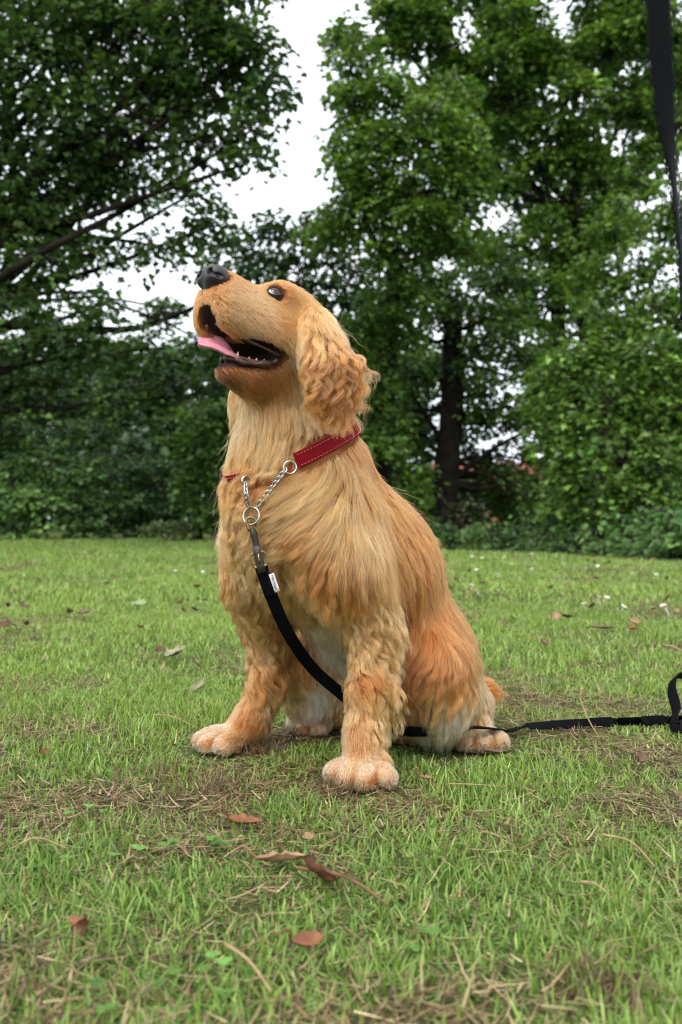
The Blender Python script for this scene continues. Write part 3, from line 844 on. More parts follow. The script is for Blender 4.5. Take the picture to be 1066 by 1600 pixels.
# --- combing: anchors read off the coat: pixel, image direction (right, down, away), length, lift, wave, clump, colour
GOLD = np.array(srgb(164, 94, 40)); CREAM = np.array(srgb(184, 124, 70)); RED = np.array(srgb(152, 82, 33))
PALE = np.array(srgb(210, 182, 148)); BRN = np.array(srgb(92, 50, 26)); DARK = np.array(srgb(70, 44, 32))
EARC = np.array(srgb(152, 92, 47)); RUST = np.array(srgb(146, 80, 34)); PAWC = np.array(srgb(198, 152, 108))
GOLD, CREAM, RED, RUST, EARC = [c * np.array([1.0, .94, .95]) for c in (GOLD, CREAM, RED, RUST, EARC)]
PAWC = np.array(srgb(208, 168, 128)); EARC = EARC * .93
A = []
def an(px, py, dx, dy, ln, lift=.25, wave=.0, clump=.4, col=GOLD, da=0.0, mirror=True, pos=None):
    A.append((px, py, dx, dy, da, ln, lift, wave, clump, col, mirror, pos))
# face
an(372, 440, 1, .0, .006, .15, 0, .1, GOLD); an(410, 437, 1, .1, .007, .15, 0, .1, GOLD); an(455, 445, 1, .35, .011, .2, 0, .15, GOLD)
an(495, 480, .6, .8, .02, .2, .02, .3, GOLD)
an(375, 475, .8, .5, .007, .15, 0, .1, CREAM); an(345, 475, .5, .8, .006, .15, 0, .1, GOLD)
an(405, 480, .8, .4, .008, .15, 0, .1, CREAM); an(400, 510, .7, .7, .009, .15, 0, .15, CREAM)
an(375, 520, .6, .8, .008, .2, 0, .2, GOLD * .9); an(410, 535, .7, .7, .009, .2, 0, .2, GOLD * .9)
an(450, 500, .8, .5, .011, .15, 0, .15, GOLD); an(450, 545, .6, .8, .016, .2, 0, .2, CREAM); an(470, 590, .3, 1, .03, .25, .02, .3, CREAM)
an(345, 582, .5, .8, .008, .2, 0, .4, BRN); an(360, 597, .6, .7, .008, .2, 0, .4, BRN); an(385, 597, .6, .7, .009, .2, 0, .4, RUST); an(405, 600, .6, .7, .009, .2, 0, .4, RUST); an(425, 590, .6, .7, .010, .2, 0, .4, GOLD * .9); an(375, 580, .6, .7, .007, .2, 0, .4, RUST)
an(318, 490, .0, 1, .006, .2, 0, .1, GOLD); an(430, 425, 1, .2, .008, .2, 0, .1, GOLD)
# throat
an(400, 630, -.08, 1, .055, .18, 0.020, .45, CREAM); an(370, 650, -.1, 1, .06, .2, 0.030, .5, CREAM); an(430, 660, -.05, 1, .06, .2, 0.030, .5, CREAM)
an(390, 700, -.15, 1, .06, .25, 0.120, .6, GOLD); an(440, 700, -.3, 1, .05, .3, 0.210, .75, CREAM); an(365, 710, -.5, .9, .05, .35, 0.120, .7, GOLD)
an(460, 650, .0, 1, .045, .25, 0.100, .6, CREAM)
# ears
an(495, 490, .05, 1, .04, .12, 0.050, .75, CREAM, mirror=False); an(486, 525, -.1, 1, .045, .15, 0.100, .8, CREAM * 1.1, mirror=False); an(525, 512, .3, 1, .045, .2, 0.160, .8, EARC, mirror=False)
an(498, 560, -.1, 1, .048, .25, 0.260, .88, EARC, mirror=False); an(535, 560, .5, .85, .050, .48, .280, .9, EARC, mirror=False)
an(490, 600, -.2, 1, .045, .3, 0.300, .9, GOLD, mirror=False); an(522, 606, .1, 1, .045, .32, 0.320, .92, EARC, mirror=False); an(548, 598, .65, .75, .050, .55, .300, .92, EARC, mirror=False)
# neck below the ear, withers
an(545, 690, .3, 1, .03, .15, 0.030, .4, RUST); an(520, 720, -.4, 1, .05, .15, 0.040, .45, CREAM); an(575, 725, .5, .8, .035, .3, 0.050, .5, RUST)
an(560, 740, .0, 1, .055, .15, 0.030, .4, GOLD); an(600, 760, .35, 1, .05, .2, 0.030, .45, GOLD)
# shoulder, chest
an(500, 760, -.75, .7, .07, .12, 0.030, .45, CREAM); an(470, 790, -.9, .4, .065, .15, 0.050, .55, CREAM); an(440, 760, -.9, .4, .05, .22, 0.150, .6, GOLD)
an(530, 800, -.45, .9, .07, .12, 0.030, .4, CREAM); an(490, 830, -.85, .55, .055, .2, 0.100, .6, GOLD); an(450, 840, -.7, .7, .055, .25, 0.150, .65, CREAM)
an(560, 820, .05, 1, .075, .10, 0.020, .35, CREAM); an(590, 840, .2, 1, .075, .10, 0.020, .35, GOLD)
an(420, 790, -.8, .5, .05, .3, 0.150, .7, CREAM); an(385, 770, -.8, .6, .042, .35, 0.240, .85, GOLD); an(360, 800, -.75, .7, .042, .35, 0.270, .88, GOLD)
an(375, 850, -.5, .9, .045, .35, 0.270, .85, CREAM); an(410, 870, -.4, .9, .05, .3, 0.150, .65, CREAM); an(450, 900, -.2, 1, .05, .25, 0.150, .6, CREAM * .95)
an(380, 920, -.2, 1, .045, .35, 0.180, .7, CREAM); an(480, 930, .1, 1, .05, .25, 0.100, .6, CREAM * .95); an(510, 880, -.3, 1, .05, .25, 0.120, .65, GOLD)
# back and flank
an(630, 800, .45, 1, .05, .12, 0.020, .4, RED); an(615, 860, .25, 1, .06, .1, 0.020, .4, GOLD * .95); an(655, 860, .4, 1, .055, .1, 0.020, .4, RED)
an(680, 920, .3, 1, .055, .1, 0.020, .4, RED); an(640, 930, .15, 1, .06, .1, 0.030, .45, RED); an(695, 980, .35, 1, .05, .12, 0.020, .4, RED)
an(650, 990, -.1, 1, .06, .12, 0.040, .5, RED); an(725, 1030, .4, 1, .045, .18, 0.050, .5, RUST)
# hind quarter
an(690, 1030, -.35, 1, .045, .25, 0.100, .6, RUST); an(650, 1040, -.5, .9, .05, .25, 0.100, .6, RED); an(715, 1055, .0, 1, .045, .3, 0.140, .65, GOLD)
an(680, 1080, -.25, 1, .05, .28, 0.080, .6, CREAM); an(640, 1090, -.2, 1, .05, .25, 0.080, .6, GOLD); an(660, 1120, -.05, 1, .045, .25, 0.050, .6, PALE * .85)
an(700, 1110, .0, 1, .045, .25, 0.080, .6, PALE * .85); an(740, 1090, .2, 1, .03, .2, 0.050, .5, CREAM); an(745, 1150, .0, 1, .006, .08, 0.000, .3, PAWC); an(720, 1150, -.3, 1, .006, .08, 0.000, .3, PAWC)
an(730, 1130, .1, 1, .016, .2, 0.030, .4, CREAM)
# near front leg
an(560, 900, .1, 1, .05, .25, 0.080, .55, GOLD); an(550, 950, .25, 1, .04, .3, 0.182, .65, CREAM); an(590, 930, .4, .9, .05, .3, 0.120, .65, CREAM)
an(545, 1000, .7, .7, .035, .25, 0.208, .65, CREAM); an(580, 1000, .7, .7, .035, .3, 0.208, .7, CREAM); an(608, 990, .8, .7, .048, .6, 0.208, .75, CREAM)
an(545, 1060, .6, .8, .03, .22, 0.182, .6, CREAM); an(580, 1060, .7, .7, .032, .28, 0.208, .7, GOLD); an(608, 1070, .7, .8, .045, .55, 0.234, .8, CREAM)
an(545, 1120, .25, 1, .02, .18, 0.078, .5, CREAM); an(580, 1120, .3, 1, .022, .2, 0.130, .6, CREAM); an(610, 1120, .4, 1, .040, .5, 0.208, .8, CREAM)
an(560, 1165, .05, 1, .009, .12, 0.020, .4, CREAM); an(570, 1200, .0, 1, .006, .07, 0.000, .3, PAWC); an(540, 1195, -.3, 1, .006, .07, 0.000, .3, PAWC); an(605, 1195, .3, 1, .005, .2, 0.000, .3, PAWC); an(612, 1170, .3, 1, .022, .3, 0.100, .7, CREAM)
# far front leg
an(395, 960, .05, 1, .045, .3, 0.130, .6, CREAM, mirror=False); an(430, 970, .3, 1, .045, .3, 0.156, .65, GOLD, mirror=False); an(395, 1010, .5, .8, .035, .25, 0.182, .65, CREAM, mirror=False)
an(425, 1040, .6, .8, .035, .3, 0.182, .7, GOLD, mirror=False); an(395, 1070, .5, .9, .028, .22, 0.156, .6, GOLD, mirror=False); an(425, 1090, .4, .9, .03, .3, 0.156, .7, CREAM, mirror=False)
an(385, 1120, -.2, 1, .014, .14, 0.039, .4, GOLD, mirror=False); an(360, 1145, -.6, .6, .009, .12, 0.020, .4, CREAM, mirror=False); an(325, 1158, -.9, .2, .006, .07, 0.000, .3, PAWC, mirror=False)
# right hind leg and belly
an(475, 1030, .15, 1, .04, .25, 0.080, .6, GOLD, mirror=False); an(490, 1070, .1, 1, .045, .25, 0.060, .6, PALE, mirror=False); an(470, 1065, .1, 1, .04, .25, 0.060, .6, CREAM, mirror=False)
an(490, 1125, -.3, .9, .008, .2, 0.040, .4, PAWC, mirror=False); an(510, 1000, .0, 1, .05, .25, 0.060, .6, PALE * .97); an(490, 970, .05, 1, .05, .25, 0.080, .6, PALE * .95)
an(765, 1078, 1, .15, .03, .4, 0.140, .6, GOLD, mirror=False)

def march(px, py):
    d = at(px, py, 1.0) - np.array([0, 0, CAM_H]); t = .86
    for _ in range(160):
        p = np.array([0, 0, CAM_H]) + d * t
        v = float(fd.val(p))
        if v < .0006: return p
        t += max(v * .6, .0008)
        if t > 1.45: return None
    return None
def near_surface(px, py):
    """the hit, or for a pixel just outside the body the closest hit next to it"""
    for r in (0, 8, 16, 28, 42):
        for q in range(1 if r == 0 else 12):
            p = march(px + r * math.cos(q * math.pi / 6), py + r * math.sin(q * math.pi / 6))
            if p is not None: return p
    return at(px, py, 1.1)
AP, AD, AV, AC = [], [], [], []
def refl(v): return v - 2 * (v @ DL) * DL
for (px, py, dx, dy, da, ln, lift, wave, cl, col, mir, pos) in A:
    p = near_surface(px, py)
    d = np.array([dx, da, -dy], float); d /= np.linalg.norm(d)
    AP.append(p); AD.append(d); AV.append((ln, lift, wave, cl)); AC.append(col)
    if mir:
        q = DO + refl(p - DO)
        if abs((p - DO) @ DL) > .03:
            AP.append(q); AD.append(refl(d)); AV.append((ln, lift, wave, cl)); AC.append(col)
AP, AD, AV, AC = map(np.array, (AP, AD, AV, AC))
AN = fd.grad(AP)

def comb(P, N=None, sig=.028):
    d2 = ((P[:, None, :] - AP[None]) ** 2).sum(-1)
    w = 1.0 / (d2 / sig ** 2 + .03) ** 2
    if N is not None:
        w = w * (np.clip(.5 + .5 * (N @ AN.T), .0, 1) ** 2 + .02)
    w /= w.sum(1, keepdims=True)
    return w @ AD, w @ AV, w @ AC

def chunk(f, P, N, k=20000):
    r = [f(P[i:i + k], None if N is None else N[i:i + k]) for i in range(0, len(P), k)]
    return [np.concatenate(x) for x in zip(*r)]

# --- body mesh, coat tint darkened as painted shade between locks; lips and mouth are dark
bn = fd.grad(bv)
_, _, bcol = chunk(comb, bv, bn)
hl = (bv - H0) @ HX.T
def mouthness(h):
    q = h - np.array([.070, 0, -.0675])
    u = q[:, 0] * math.cos(a) + q[:, 2] * math.sin(a); w = -q[:, 0] * math.sin(a) + q[:, 2] * math.cos(a)
    r = np.sqrt((u / .060) ** 2 + (h[:, 1] / .064) ** 2 + (w / .0185) ** 2)
    p0_, p1_ = np.array([.080, 0, -.064]), np.array([.142, 0, -.047])
    t_2 = np.clip(((h - p0_) @ (p1_ - p0_)) / ((p1_ - p0_) @ (p1_ - p0_)), 0, 1)
    d2_ = np.linalg.norm(h - (p0_ + t_2[:, None] * (p1_ - p0_)), axis=1)
    return np.maximum.reduce([np.clip((1.12 - r) / .2, 0, 1), np.clip((.0165 - d2_) / .003, 0, 1), (np.clip((.0155 - np.abs(h[:, 1])) / .003, 0, 1) * (h[:, 2] < -.044) * (h[:, 2] > -.082) * (h[:, 0] > .082))])
mm = mouthness(hl)[:, None]
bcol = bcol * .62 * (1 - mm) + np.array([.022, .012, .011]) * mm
eyed = np.minimum(np.linalg.norm(bv - EYE[1], axis=1), np.linalg.norm(bv - EYE[-1], axis=1))
em = np.clip((.0130 - eyed) / .003, 0, 1)[:, None]
bcol = bcol * (1 - em) + np.array([.02, .012, .01]) * em
nd = np.linalg.norm((hl - np.array([.128, 0, -.008])) / np.array([1, 1, 1]), axis=1)
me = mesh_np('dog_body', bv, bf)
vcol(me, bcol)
m = Mat('dog skin and undercoat')
t_ = m.new('ShaderNodeAttribute', attribute_name='tint')
m.l.new(t_.outputs['Color'], m.b.inputs['Base Color'])
m.set(Roughness=.75); m.b.inputs['Specular IOR Level'].default_value = .2
nz = m.noise(900, 3); m.bump(nz.outputs['Fac'], .25, .001)
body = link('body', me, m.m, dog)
print('dog body', len(bv), len(bf))

# --- roots
tri = np.concatenate([bf[:, [0, 1, 2]], bf[:, [0, 2, 3]]])
ta = np.linalg.norm(np.cross(bv[tri[:, 1]] - bv[tri[:, 0]], bv[tri[:, 2]] - bv[tri[:, 0]]), axis=1)
tc = bv[tri].mean(1)
def roots(n, dens):
    w = ta * dens; c = np.cumsum(w); c /= c[-1]
    k = np.searchsorted(c, rng.random(n))
    u, v = rng.random(n), rng.random(n)
    f = u + v > 1; u[f], v[f] = 1 - u[f], 1 - v[f]
    T = bv[tri[k]]
    return T[:, 0] + u[:, None] * (T[:, 1] - T[:, 0]) + v[:, None] * (T[:, 2] - T[:, 0])
th = (tc - H0) @ HX.T
ok = (mouthness(th) < .45) & (tc[:, 2] > .008)
ed = np.minimum(np.linalg.norm(tc - EYE[1], axis=1), np.linalg.norm(tc - EYE[-1], axis=1))
ok &= ed > .0112
NOSE = np.array([.1265, 0, -.0075])
ok &= (np.linalg.norm((th - NOSE) / np.array([.017, .0205, .0165]), axis=1) > 1.0)
# the collar's plane round the neck
CC = at(468, 704, 1.075)
c1 = at(556, 656, 1.15) - CC; c2 = at(470, 722, .98) - CC
CN = np.cross(c1, c2); CN /= np.linalg.norm(CN); CN = CN if CN[2] > 0 else -CN
cs = (tc - CC) @ CN
band = (np.abs(cs) < .013) & (np.linalg.norm(tc - CC, axis=1) < .12) & (tc[:, 1] > .99)
near_band = band & (((tc - CC) @ DL > .0) | ((tc - CC) @ DF < -.03))
ok &= ~near_band
isface = (th[:, 0] > -.02) & (np.abs(th[:, 1]) < .075) & (th[:, 2] > -.13) & (th[:, 2] < .08)
seen = fd.grad(tc)[:, 1] < .25
dens = ok * np.where(isface, 2.3, 1.0) * np.where(seen, 1.0, .45)

def strands(P, K, ln_scale=1.0):
    """guide hairs combed over the body: (n,K,3) and their parameters"""
    N = fd.grad(P)
    D0, V, C = chunk(comb, P, N)
    ln = V[:, 0] * ln_scale * rng.uniform(.7, 1.15, len(P))
    # short just above the collar so that the band shows
    s = (P - CC) @ CN
    nb = (s > 0) & (s < .05) & (np.linalg.norm(P - CC, axis=1) < .12) & ((P - CC) @ DL > .02) & (P[:, 0] > at(470, 0, 1.0)[0])
    ln = np.where(nb, np.minimum(ln, np.maximum(.006, (s - .01) * .9)), ln)
    T = D0 - (D0 * N).sum(1, keepdims=True) * N
    T /= np.linalg.norm(T, axis=1, keepdims=True) + 1e-9
    lift = V[:, 1] * rng.uniform(.6, 1.4, len(P))
    d = T * np.cos(lift)[:, None] + N * np.sin(lift)[:, None]
    jit = rng.normal(0, 1, d.shape); jit -= (jit * N).sum(1, keepdims=True) * N
    d = d + jit * (.05 + V[:, 2] * .9)[:, None]
    d /= np.linalg.norm(d, axis=1, keepdims=True)
    out = np.empty((len(P), K, 3)); p = P.copy(); out[:, 0] = P - N * .0015
    st = ln / (K - 1)
    base_h = .0015 + ln * .10 * (.5 + V[:, 1] * 2)
    for k in range(1, K):
        t = k / (K - 1)
        p = p + d * st[:, None]
        v = fd.val(p); n = fd.grad(p)
        need = base_h * min(1, t * 1.6) - v
        p = p + n * np.clip(need, 0, .02)[:, None]
        f, _, _ = chunk(comb, p, n)
        f = f - (f * n).sum(1, keepdims=True) * n * .8
        f /= np.linalg.norm(f, axis=1, keepdims=True) + 1e-9
        d = d * .72 + f * .28 + np.array([0, 0, -1.0]) * .10 * t
        d /= np.linalg.norm(d, axis=1, keepdims=True)
        out[:, k] = p
    # waves
    T = np.gradient(out, axis=1); T /= np.linalg.norm(T, axis=2, keepdims=True) + 1e-9
    B = np.cross(T, N[:, None, :]); B /= np.linalg.norm(B, axis=2, keepdims=True) + 1e-9
    tt = np.linspace(0, 1, K)[None]; lam = .027
    q = P - DO
    ph = (6.283 * (q * D0).sum(1) / lam + 2.4 * np.sin(q[:, 2] * 41 + q[:, 0] * 23) + 2.0 * np.sin(q[:, 0] * 57 - q[:, 2] * 19 + 1.3) + rng.normal(0, .55, len(P)))[:, None]
    cyc = np.maximum(.6, ln / lam)[:, None] * rng.uniform(.92, 1.08, (len(P), 1))
    amp = (V[:, 2] * ln)[:, None] * np.minimum(1, tt * 1.8) * .55
    out += B * (np.sin(ph + cyc * 6.28 * tt) - np.sin(ph))[..., None] * amp[..., None]
    out += N[:, None, :] * ((np.cos(ph + cyc * 6.28 * tt) - np.cos(ph)) * amp * .5)[..., None]
    v = fd.val(out); n = fd.grad(out.reshape(-1, 3)).reshape(out.shape)
    push = np.clip(.0015 - v, 0, .02); push[:, 0] = 0
    out += n * push[..., None]
    return out, V, C, ln

from mathutils.kdtree import KDTree
K = 9
GN, HN = 7600, 300000
gp = roots(GN, dens * np.where(isface, 2.2, 1.0))
G, GV, GC, GL = strands(gp, K)
kd = KDTree(GN)
for i, p in enumerate(gp): kd.insert(p, i)
kd.balance()
cp = roots(HN, dens)
g3 = np.array([[(h[1], h[2]) for h in kd.find_n(p, 3)] for p in cp])
gi3 = g3[..., 0].astype(int); gw = 1 / (g3[..., 1] + .0015) ** 2; gw /= gw.sum(1, keepdims=True)
gi = gi3[:, 0]
cnn = fd.grad(cp)
_, CV, CCc = chunk(comb, cp, cnn)
tt = np.linspace(0, 1, K)[None, :, None]
cl = np.clip((CV[:, 3] * .8 + .22) * rng.uniform(.7, 1.12, HN) * np.where(CV[:, 0] < .016, .3, 1), 0, .97)[:, None, None]
scale = (rng.uniform(.55, 1.1, HN))[:, None, None]
# own length along the guide
ti = np.clip(tt[..., 0] * scale[..., 0], 0, 1) * (K - 1)
i0 = np.minimum(ti.astype(int), K - 2); fr = (ti - i0)[..., None]
cl1 = cl[:, 0, 0]                                     # tight locks follow one guide, sleek coat blends three
gw = gw * (1 - cl1[:, None] ** 2 * .9); gw[:, 0] += 1 - gw.sum(1)
Grel = G - G[:, :1]
g = (Grel[gi3] * gw[:, :, None, None]).sum(1) + G[gi][:, :1]
ar = np.arange(HN)[:, None]
gpt = g[ar, i0] * (1 - fr) + g[ar, np.minimum(i0 + 1, K - 1)] * fr
off = (cp - gp[gi])
off = off / np.maximum(1, np.linalg.norm(off, axis=1, keepdims=True) / .016)
S = gpt - g[:, :1] + cp[:, None, :] - off[:, None, :] * cl * np.minimum(1, (ti[..., None] / (K - 1)) * 1.3) ** 1.2
ln = GL[gi][:, None, None] * scale
jj = rng.normal(0, 1, (HN, 1, 3)) * ln * .030 * tt ** 1.3 + rng.normal(0, 1, (HN, 1, 3)) * ln * .014 * np.sin(tt * rng.uniform(4, 9, (HN, 1, 1)))
S = S + jj
fly = rng.random(HN) < .012
S[fly] += (rng.normal(0, 1, (fly.sum(), 1, 3)) + cnn[fly][:, None, :] * 1.2) * ln[fly] * .12 * tt ** 1.5
S[:, 0] = cp - cnn * .0015
S[..., 2] = np.maximum(S[..., 2], .004)
gvar = rng.normal(0, .15, GN)[gi] * np.where(CV[:, 0] < .016, .25, 1) + rng.normal(0, .14, HN)
hue = rng.normal(0, .07, GN)[gi]
HC = CCc * np.exp(gvar)[:, None]
HC = HC * np.stack([1 + 0 * hue, 1 - hue * .6, 1 - hue * 1.4], 1)
for gpt_, gfw in GAPS:                                 # rusty tufts between the toes
    q = cp - gpt_; al = q @ gfw; q = q - al[:, None] * gfw
    w = (np.clip((.0075 - np.linalg.norm(q, axis=1)) / .004, 0, 1) * (np.abs(al) < .02))[:, None]
    HC = HC * (1 - w) + RUST * .7 * w
HC = np.clip(HC, .01, .93)

def hair_object(name, S, C, r0, r1, mat, parent):
    n, k, _ = S.shape
    hc = bpy.data.hair_curves.new(name)
    hc.add_curves([k] * n)
    hc.attributes['position'].data.foreach_set('vector', S.astype(np.float32).ravel())
    ra = hc.attributes.get('radius') or hc.attributes.new('radius', 'FLOAT', 'POINT')
    t = np.linspace(0, 1, k)
    rr = (r0[:, None] * (1 - t[None] ** 2.2) + r1 * t[None] ** 2.2).astype(np.float32)
    ra.data.foreach_set('value', rr.ravel())
    ca = hc.attributes.new('tint', 'FLOAT_COLOR', 'CURVE')
    c4 = np.ones((n, 4), np.float32); c4[:, :3] = C
    ca.data.foreach_set('color', c4.ravel())
    hc.materials.append(mat)
    o = bpy.data.objects.new(name, hc); COL.objects.link(o)
    if parent is not None:
        o.parent = parent; o.matrix_parent_inverse = Matrix.Translation(parent.location).inverted()
    return o
hm = bpy.data.materials.new('golden fur'); hm.use_nodes = True
hn_, hk_ = hm.node_tree.nodes, hm.node_tree.links
hn_.clear()
h_o = hn_.new('ShaderNodeOutputMaterial'); h_b = hn_.new('ShaderNodeBsdfHairPrincipled')
h_b.parametrization = 'COLOR'
h_a = hn_.new('ShaderNodeAttribute'); h_a.attribute_name = 'tint'
hk_.new(h_a.outputs['Color'], h_b.inputs['Color'])
h_b.inputs['Roughness'].default_value = .38
h_b.inputs['Radial Roughness'].default_value = .55
hk_.new(h_b.outputs[0], h_o.inputs['Surface'])
r0 = np.where(CV[:, 0] < .016, .00018, .00021) * rng.uniform(.8, 1.25, HN)
hair_object('fur', S, HC, r0, .00006, hm, dog)
# --- nose
nf = Field(hd(.128, 0, -.006) - .034, hd(.128, 0, -.006) + .034, .0008)
nf.ell(hd(.1285, 0, -.0045), (.0165, .0195, .0145), HX, .005)
for s in (1, -1):
    nf.ell(hd(.131, s * .0105, -.0055), (.0125, .0095, .0115), HX, .005)
nf.ell(hd(.124, 0, -.016), (.012, .008, .010), HX, .006)
for s in (1, -1):
    nf.ell(hd(.1440, s * .0088, -.0055), (.0075, .0042, .0042), HX, .003, 'cut')
    nf.cone(hd(.139, s * .0130, -.0085), hd(.133, s * .0205, -.0085), .0022, .0016, .003, 'cut')
nf.cone(hd(.1475, 0, -.004), hd(.137, 0, -.026), .0011, .0011, .002, 'cut')
nv, nq = nf.mesh()
m = Mat('wet black nose leather')
nz = m.noise(1400, 3); vz = m.new('ShaderNodeTexVoronoi'); vz.inputs['Scale'].default_value = 1100
m.l.new(m.new('ShaderNodeTexCoord').outputs['Object'], vz.inputs['Vector'])
r = m.ramp(nz.outputs['Fac'], [(.3, (.006, .005, .006)), (.75, (.020, .016, .018))])
m.l.new(r.outputs['Color'], m.b.inputs['Base Color'])
m.set(Roughness=.42); m.bump(vz.outputs['Distance'], .35, .0006)
link('nose', mesh_np('nose', nv, nq), m.m, dog)

# --- eyes
def sphere(c, r, fx, fy, fz, nu=24, nv_=16, sc=(1, 1, 1)):
    V, F = [], []
    for i in range(nv_ + 1):
        th_ = math.pi * i / nv_
        for j in range(nu):
            p = 2 * math.pi * j / nu
            q = (math.cos(th_), math.sin(th_) * math.cos(p), math.sin(th_) * math.sin(p))
            V.append(c + r * (q[0] * fx * sc[0] + q[1] * fy * sc[1] + q[2] * fz * sc[2]))
    for i in range(nv_):
        for j in range(nu):
            k = (j + 1) % nu
            F.append([i * nu + j, (i + 1) * nu + j, (i + 1) * nu + k, i * nu + k])
    return np.array(V), np.array(F)
m_eye = Mat('moist eye')
ta_ = m_eye.new('ShaderNodeAttribute', attribute_name='tint')
m_eye.l.new(ta_.outputs['Color'], m_eye.b.inputs['Base Color'])
m_eye.b.inputs['Specular IOR Level'].default_value = .35; m_eye.set(Roughness=.05); m_eye.b.inputs['Coat Weight'].default_value = .25; m_eye.b.inputs['Coat Roughness'].default_value = .03
m_lid = noisy('dark eyelid skin', (.006, .004, .0035), (.016, .010, .008), 600, .8, .3, .0005)
for s in (1, -1):
    out = HF * .62 + HL * s * .72 + HU * .30; out /= np.linalg.norm(out)
    fy = np.cross(HU, out); fy /= np.linalg.norm(fy); fz = np.cross(out, fy)
    c = EYE[s] - out * .0005
    gaze = out * .90 + HU * .25 - HF * .32; gaze /= np.linalg.norm(gaze)
    if s == -1: gaze = out
    V, F = sphere(c, .0098, out, fy, fz, 48, 32)
    n = (V - c) / .0098; ca = n @ gaze
    col = np.where((ca > .86)[:, None], np.array([.006, .004, .004]), np.array([.050, .020, .008]))
    w = np.clip((.58 - ca) / .04, 0, 1)[:, None]
    col = col * (1 - w) + np.array([.46, .42, .43]) * w
    me_ = mesh_np('eye', V, F); vcol(me_, col)
    e = link('eye', me_, m_eye.m, dog)
    # lids: an almond rim of dark skin round the eye
    ang = np.linspace(0, 2 * math.pi, 40, endpoint=False)
    fw = HF - (HF @ out) * out; fw /= np.linalg.norm(fw); up = np.cross(out, fw) * s
    up = up if up @ HU > 0 else -up
    P = c + out * .0060 + fw * (.0088 * np.cos(ang))[:, None] + up * (.0054 * np.sin(ang) * (1 - .25 * np.abs(np.cos(ang))))[:, None]
    q = P - c; P = c + q / np.linalg.norm(q, axis=1, keepdims=True) * .0101
    V, F = tube(P, .0014 + .0004 * np.sin(ang), 8, True)
    link('eyelid', mesh_np('eyelid', V, F), m_lid, e)
    # skin between the rim and the fur
    Q = c + (P - c) * 1.0 - out * .001; R = c - out * .002 + fw * (.0132 * np.cos(ang))[:, None] + up * (.0118 * np.sin(ang))[:, None]
    V = np.vstack([P, (P + R) / 2 + out * .0016, R]); k = len(ang); F = []
    for r_ in range(2):
        for i in range(k):
            j = (i + 1) % k
            F.append([r_ * k + i, r_ * k + j, (r_ + 1) * k + j, (r_ + 1) * k + i])
    link('eyelid', mesh_np('eyelid_skin', V, np.array(F)), m_lid, e)

# --- tongue: a thick curved sheet over the lower lip, its tip lifted to the dog's right
TP = smooth_path([hd(.018, 0, -.078), hd(.042, 0, -.0815), hd(.062, .000, -.0815), hd(.080, -.002, -.0775), hd(.096, -.008, -.0785), hd(.109, -.016, -.0875)], 22)
TW = np.interp(np.linspace(0, 1, 22), [0, .3, .6, .8, .93, 1], [.016, .018, .020, .0205, .0150, .004])
V, F = [], []
nw = 12
for i in range(22):
    t = TP[min(i + 1, 21)] - TP[max(i - 1, 0)]; t /= np.linalg.norm(t)
    u = i / 21
    tl = math.radians(52) * min(1, u * 1.6); sv = HL * math.cos(tl) - HU * math.sin(tl); sd = sv - (sv @ t) * t; sd /= np.linalg.norm(sd); n = np.cross(t, sd); n = n if n @ HU > 0 else -n
    for side in (1, -1):
        for j in range(nw + 1):
            x = (j / nw * 2 - 1)
            curl = .12 * x * x - .14 * math.exp(-(x / .22) ** 2) + .22 * x * u + .08 * math.sin(6 * x + 9 * u) * u
            th_ = .0026 * math.sqrt(max(0, 1 - x ** 2)) + .0003
            V.append(TP[i] + sd * x * TW[i] + n * (curl * TW[i] + side * th_))
w2 = 2 * (nw + 1)
for i in range(21):
    for j in range(nw):
        a0 = i * w2 + j; b0 = (i + 1) * w2 + j
        F.append([a0, a0 + 1, b0 + 1, b0]); a0 += nw + 1; b0 += nw + 1
        F.append([a0, b0, b0 + 1, a0 + 1])
    for j in (0, nw):
        a0 = i * w2 + j; b0 = (i + 1) * w2 + j
        F.append([a0, b0, b0 + nw + 1, a0 + nw + 1])
m = Mat('pink tongue')
nz = m.noise(300, 5); r = m.ramp(nz.outputs['Fac'], [(.3, srgb(205, 122, 142)), (.7, srgb(226, 156, 172))])
m.l.new(r.outputs['Color'], m.b.inputs['Base Color'])
m.set(Roughness=.38); m.b.inputs['Subsurface Weight'].default_value = .25; m.b.inputs['Subsurface Radius'].default_value = (.006, .002, .002)
m.b.inputs['Subsurface Scale'].default_value = .5
m.bump(nz.outputs['Fac'], .3, .0008)
link('tongue', mesh_np('tongue', V, np.array(F)), m.m, dog)
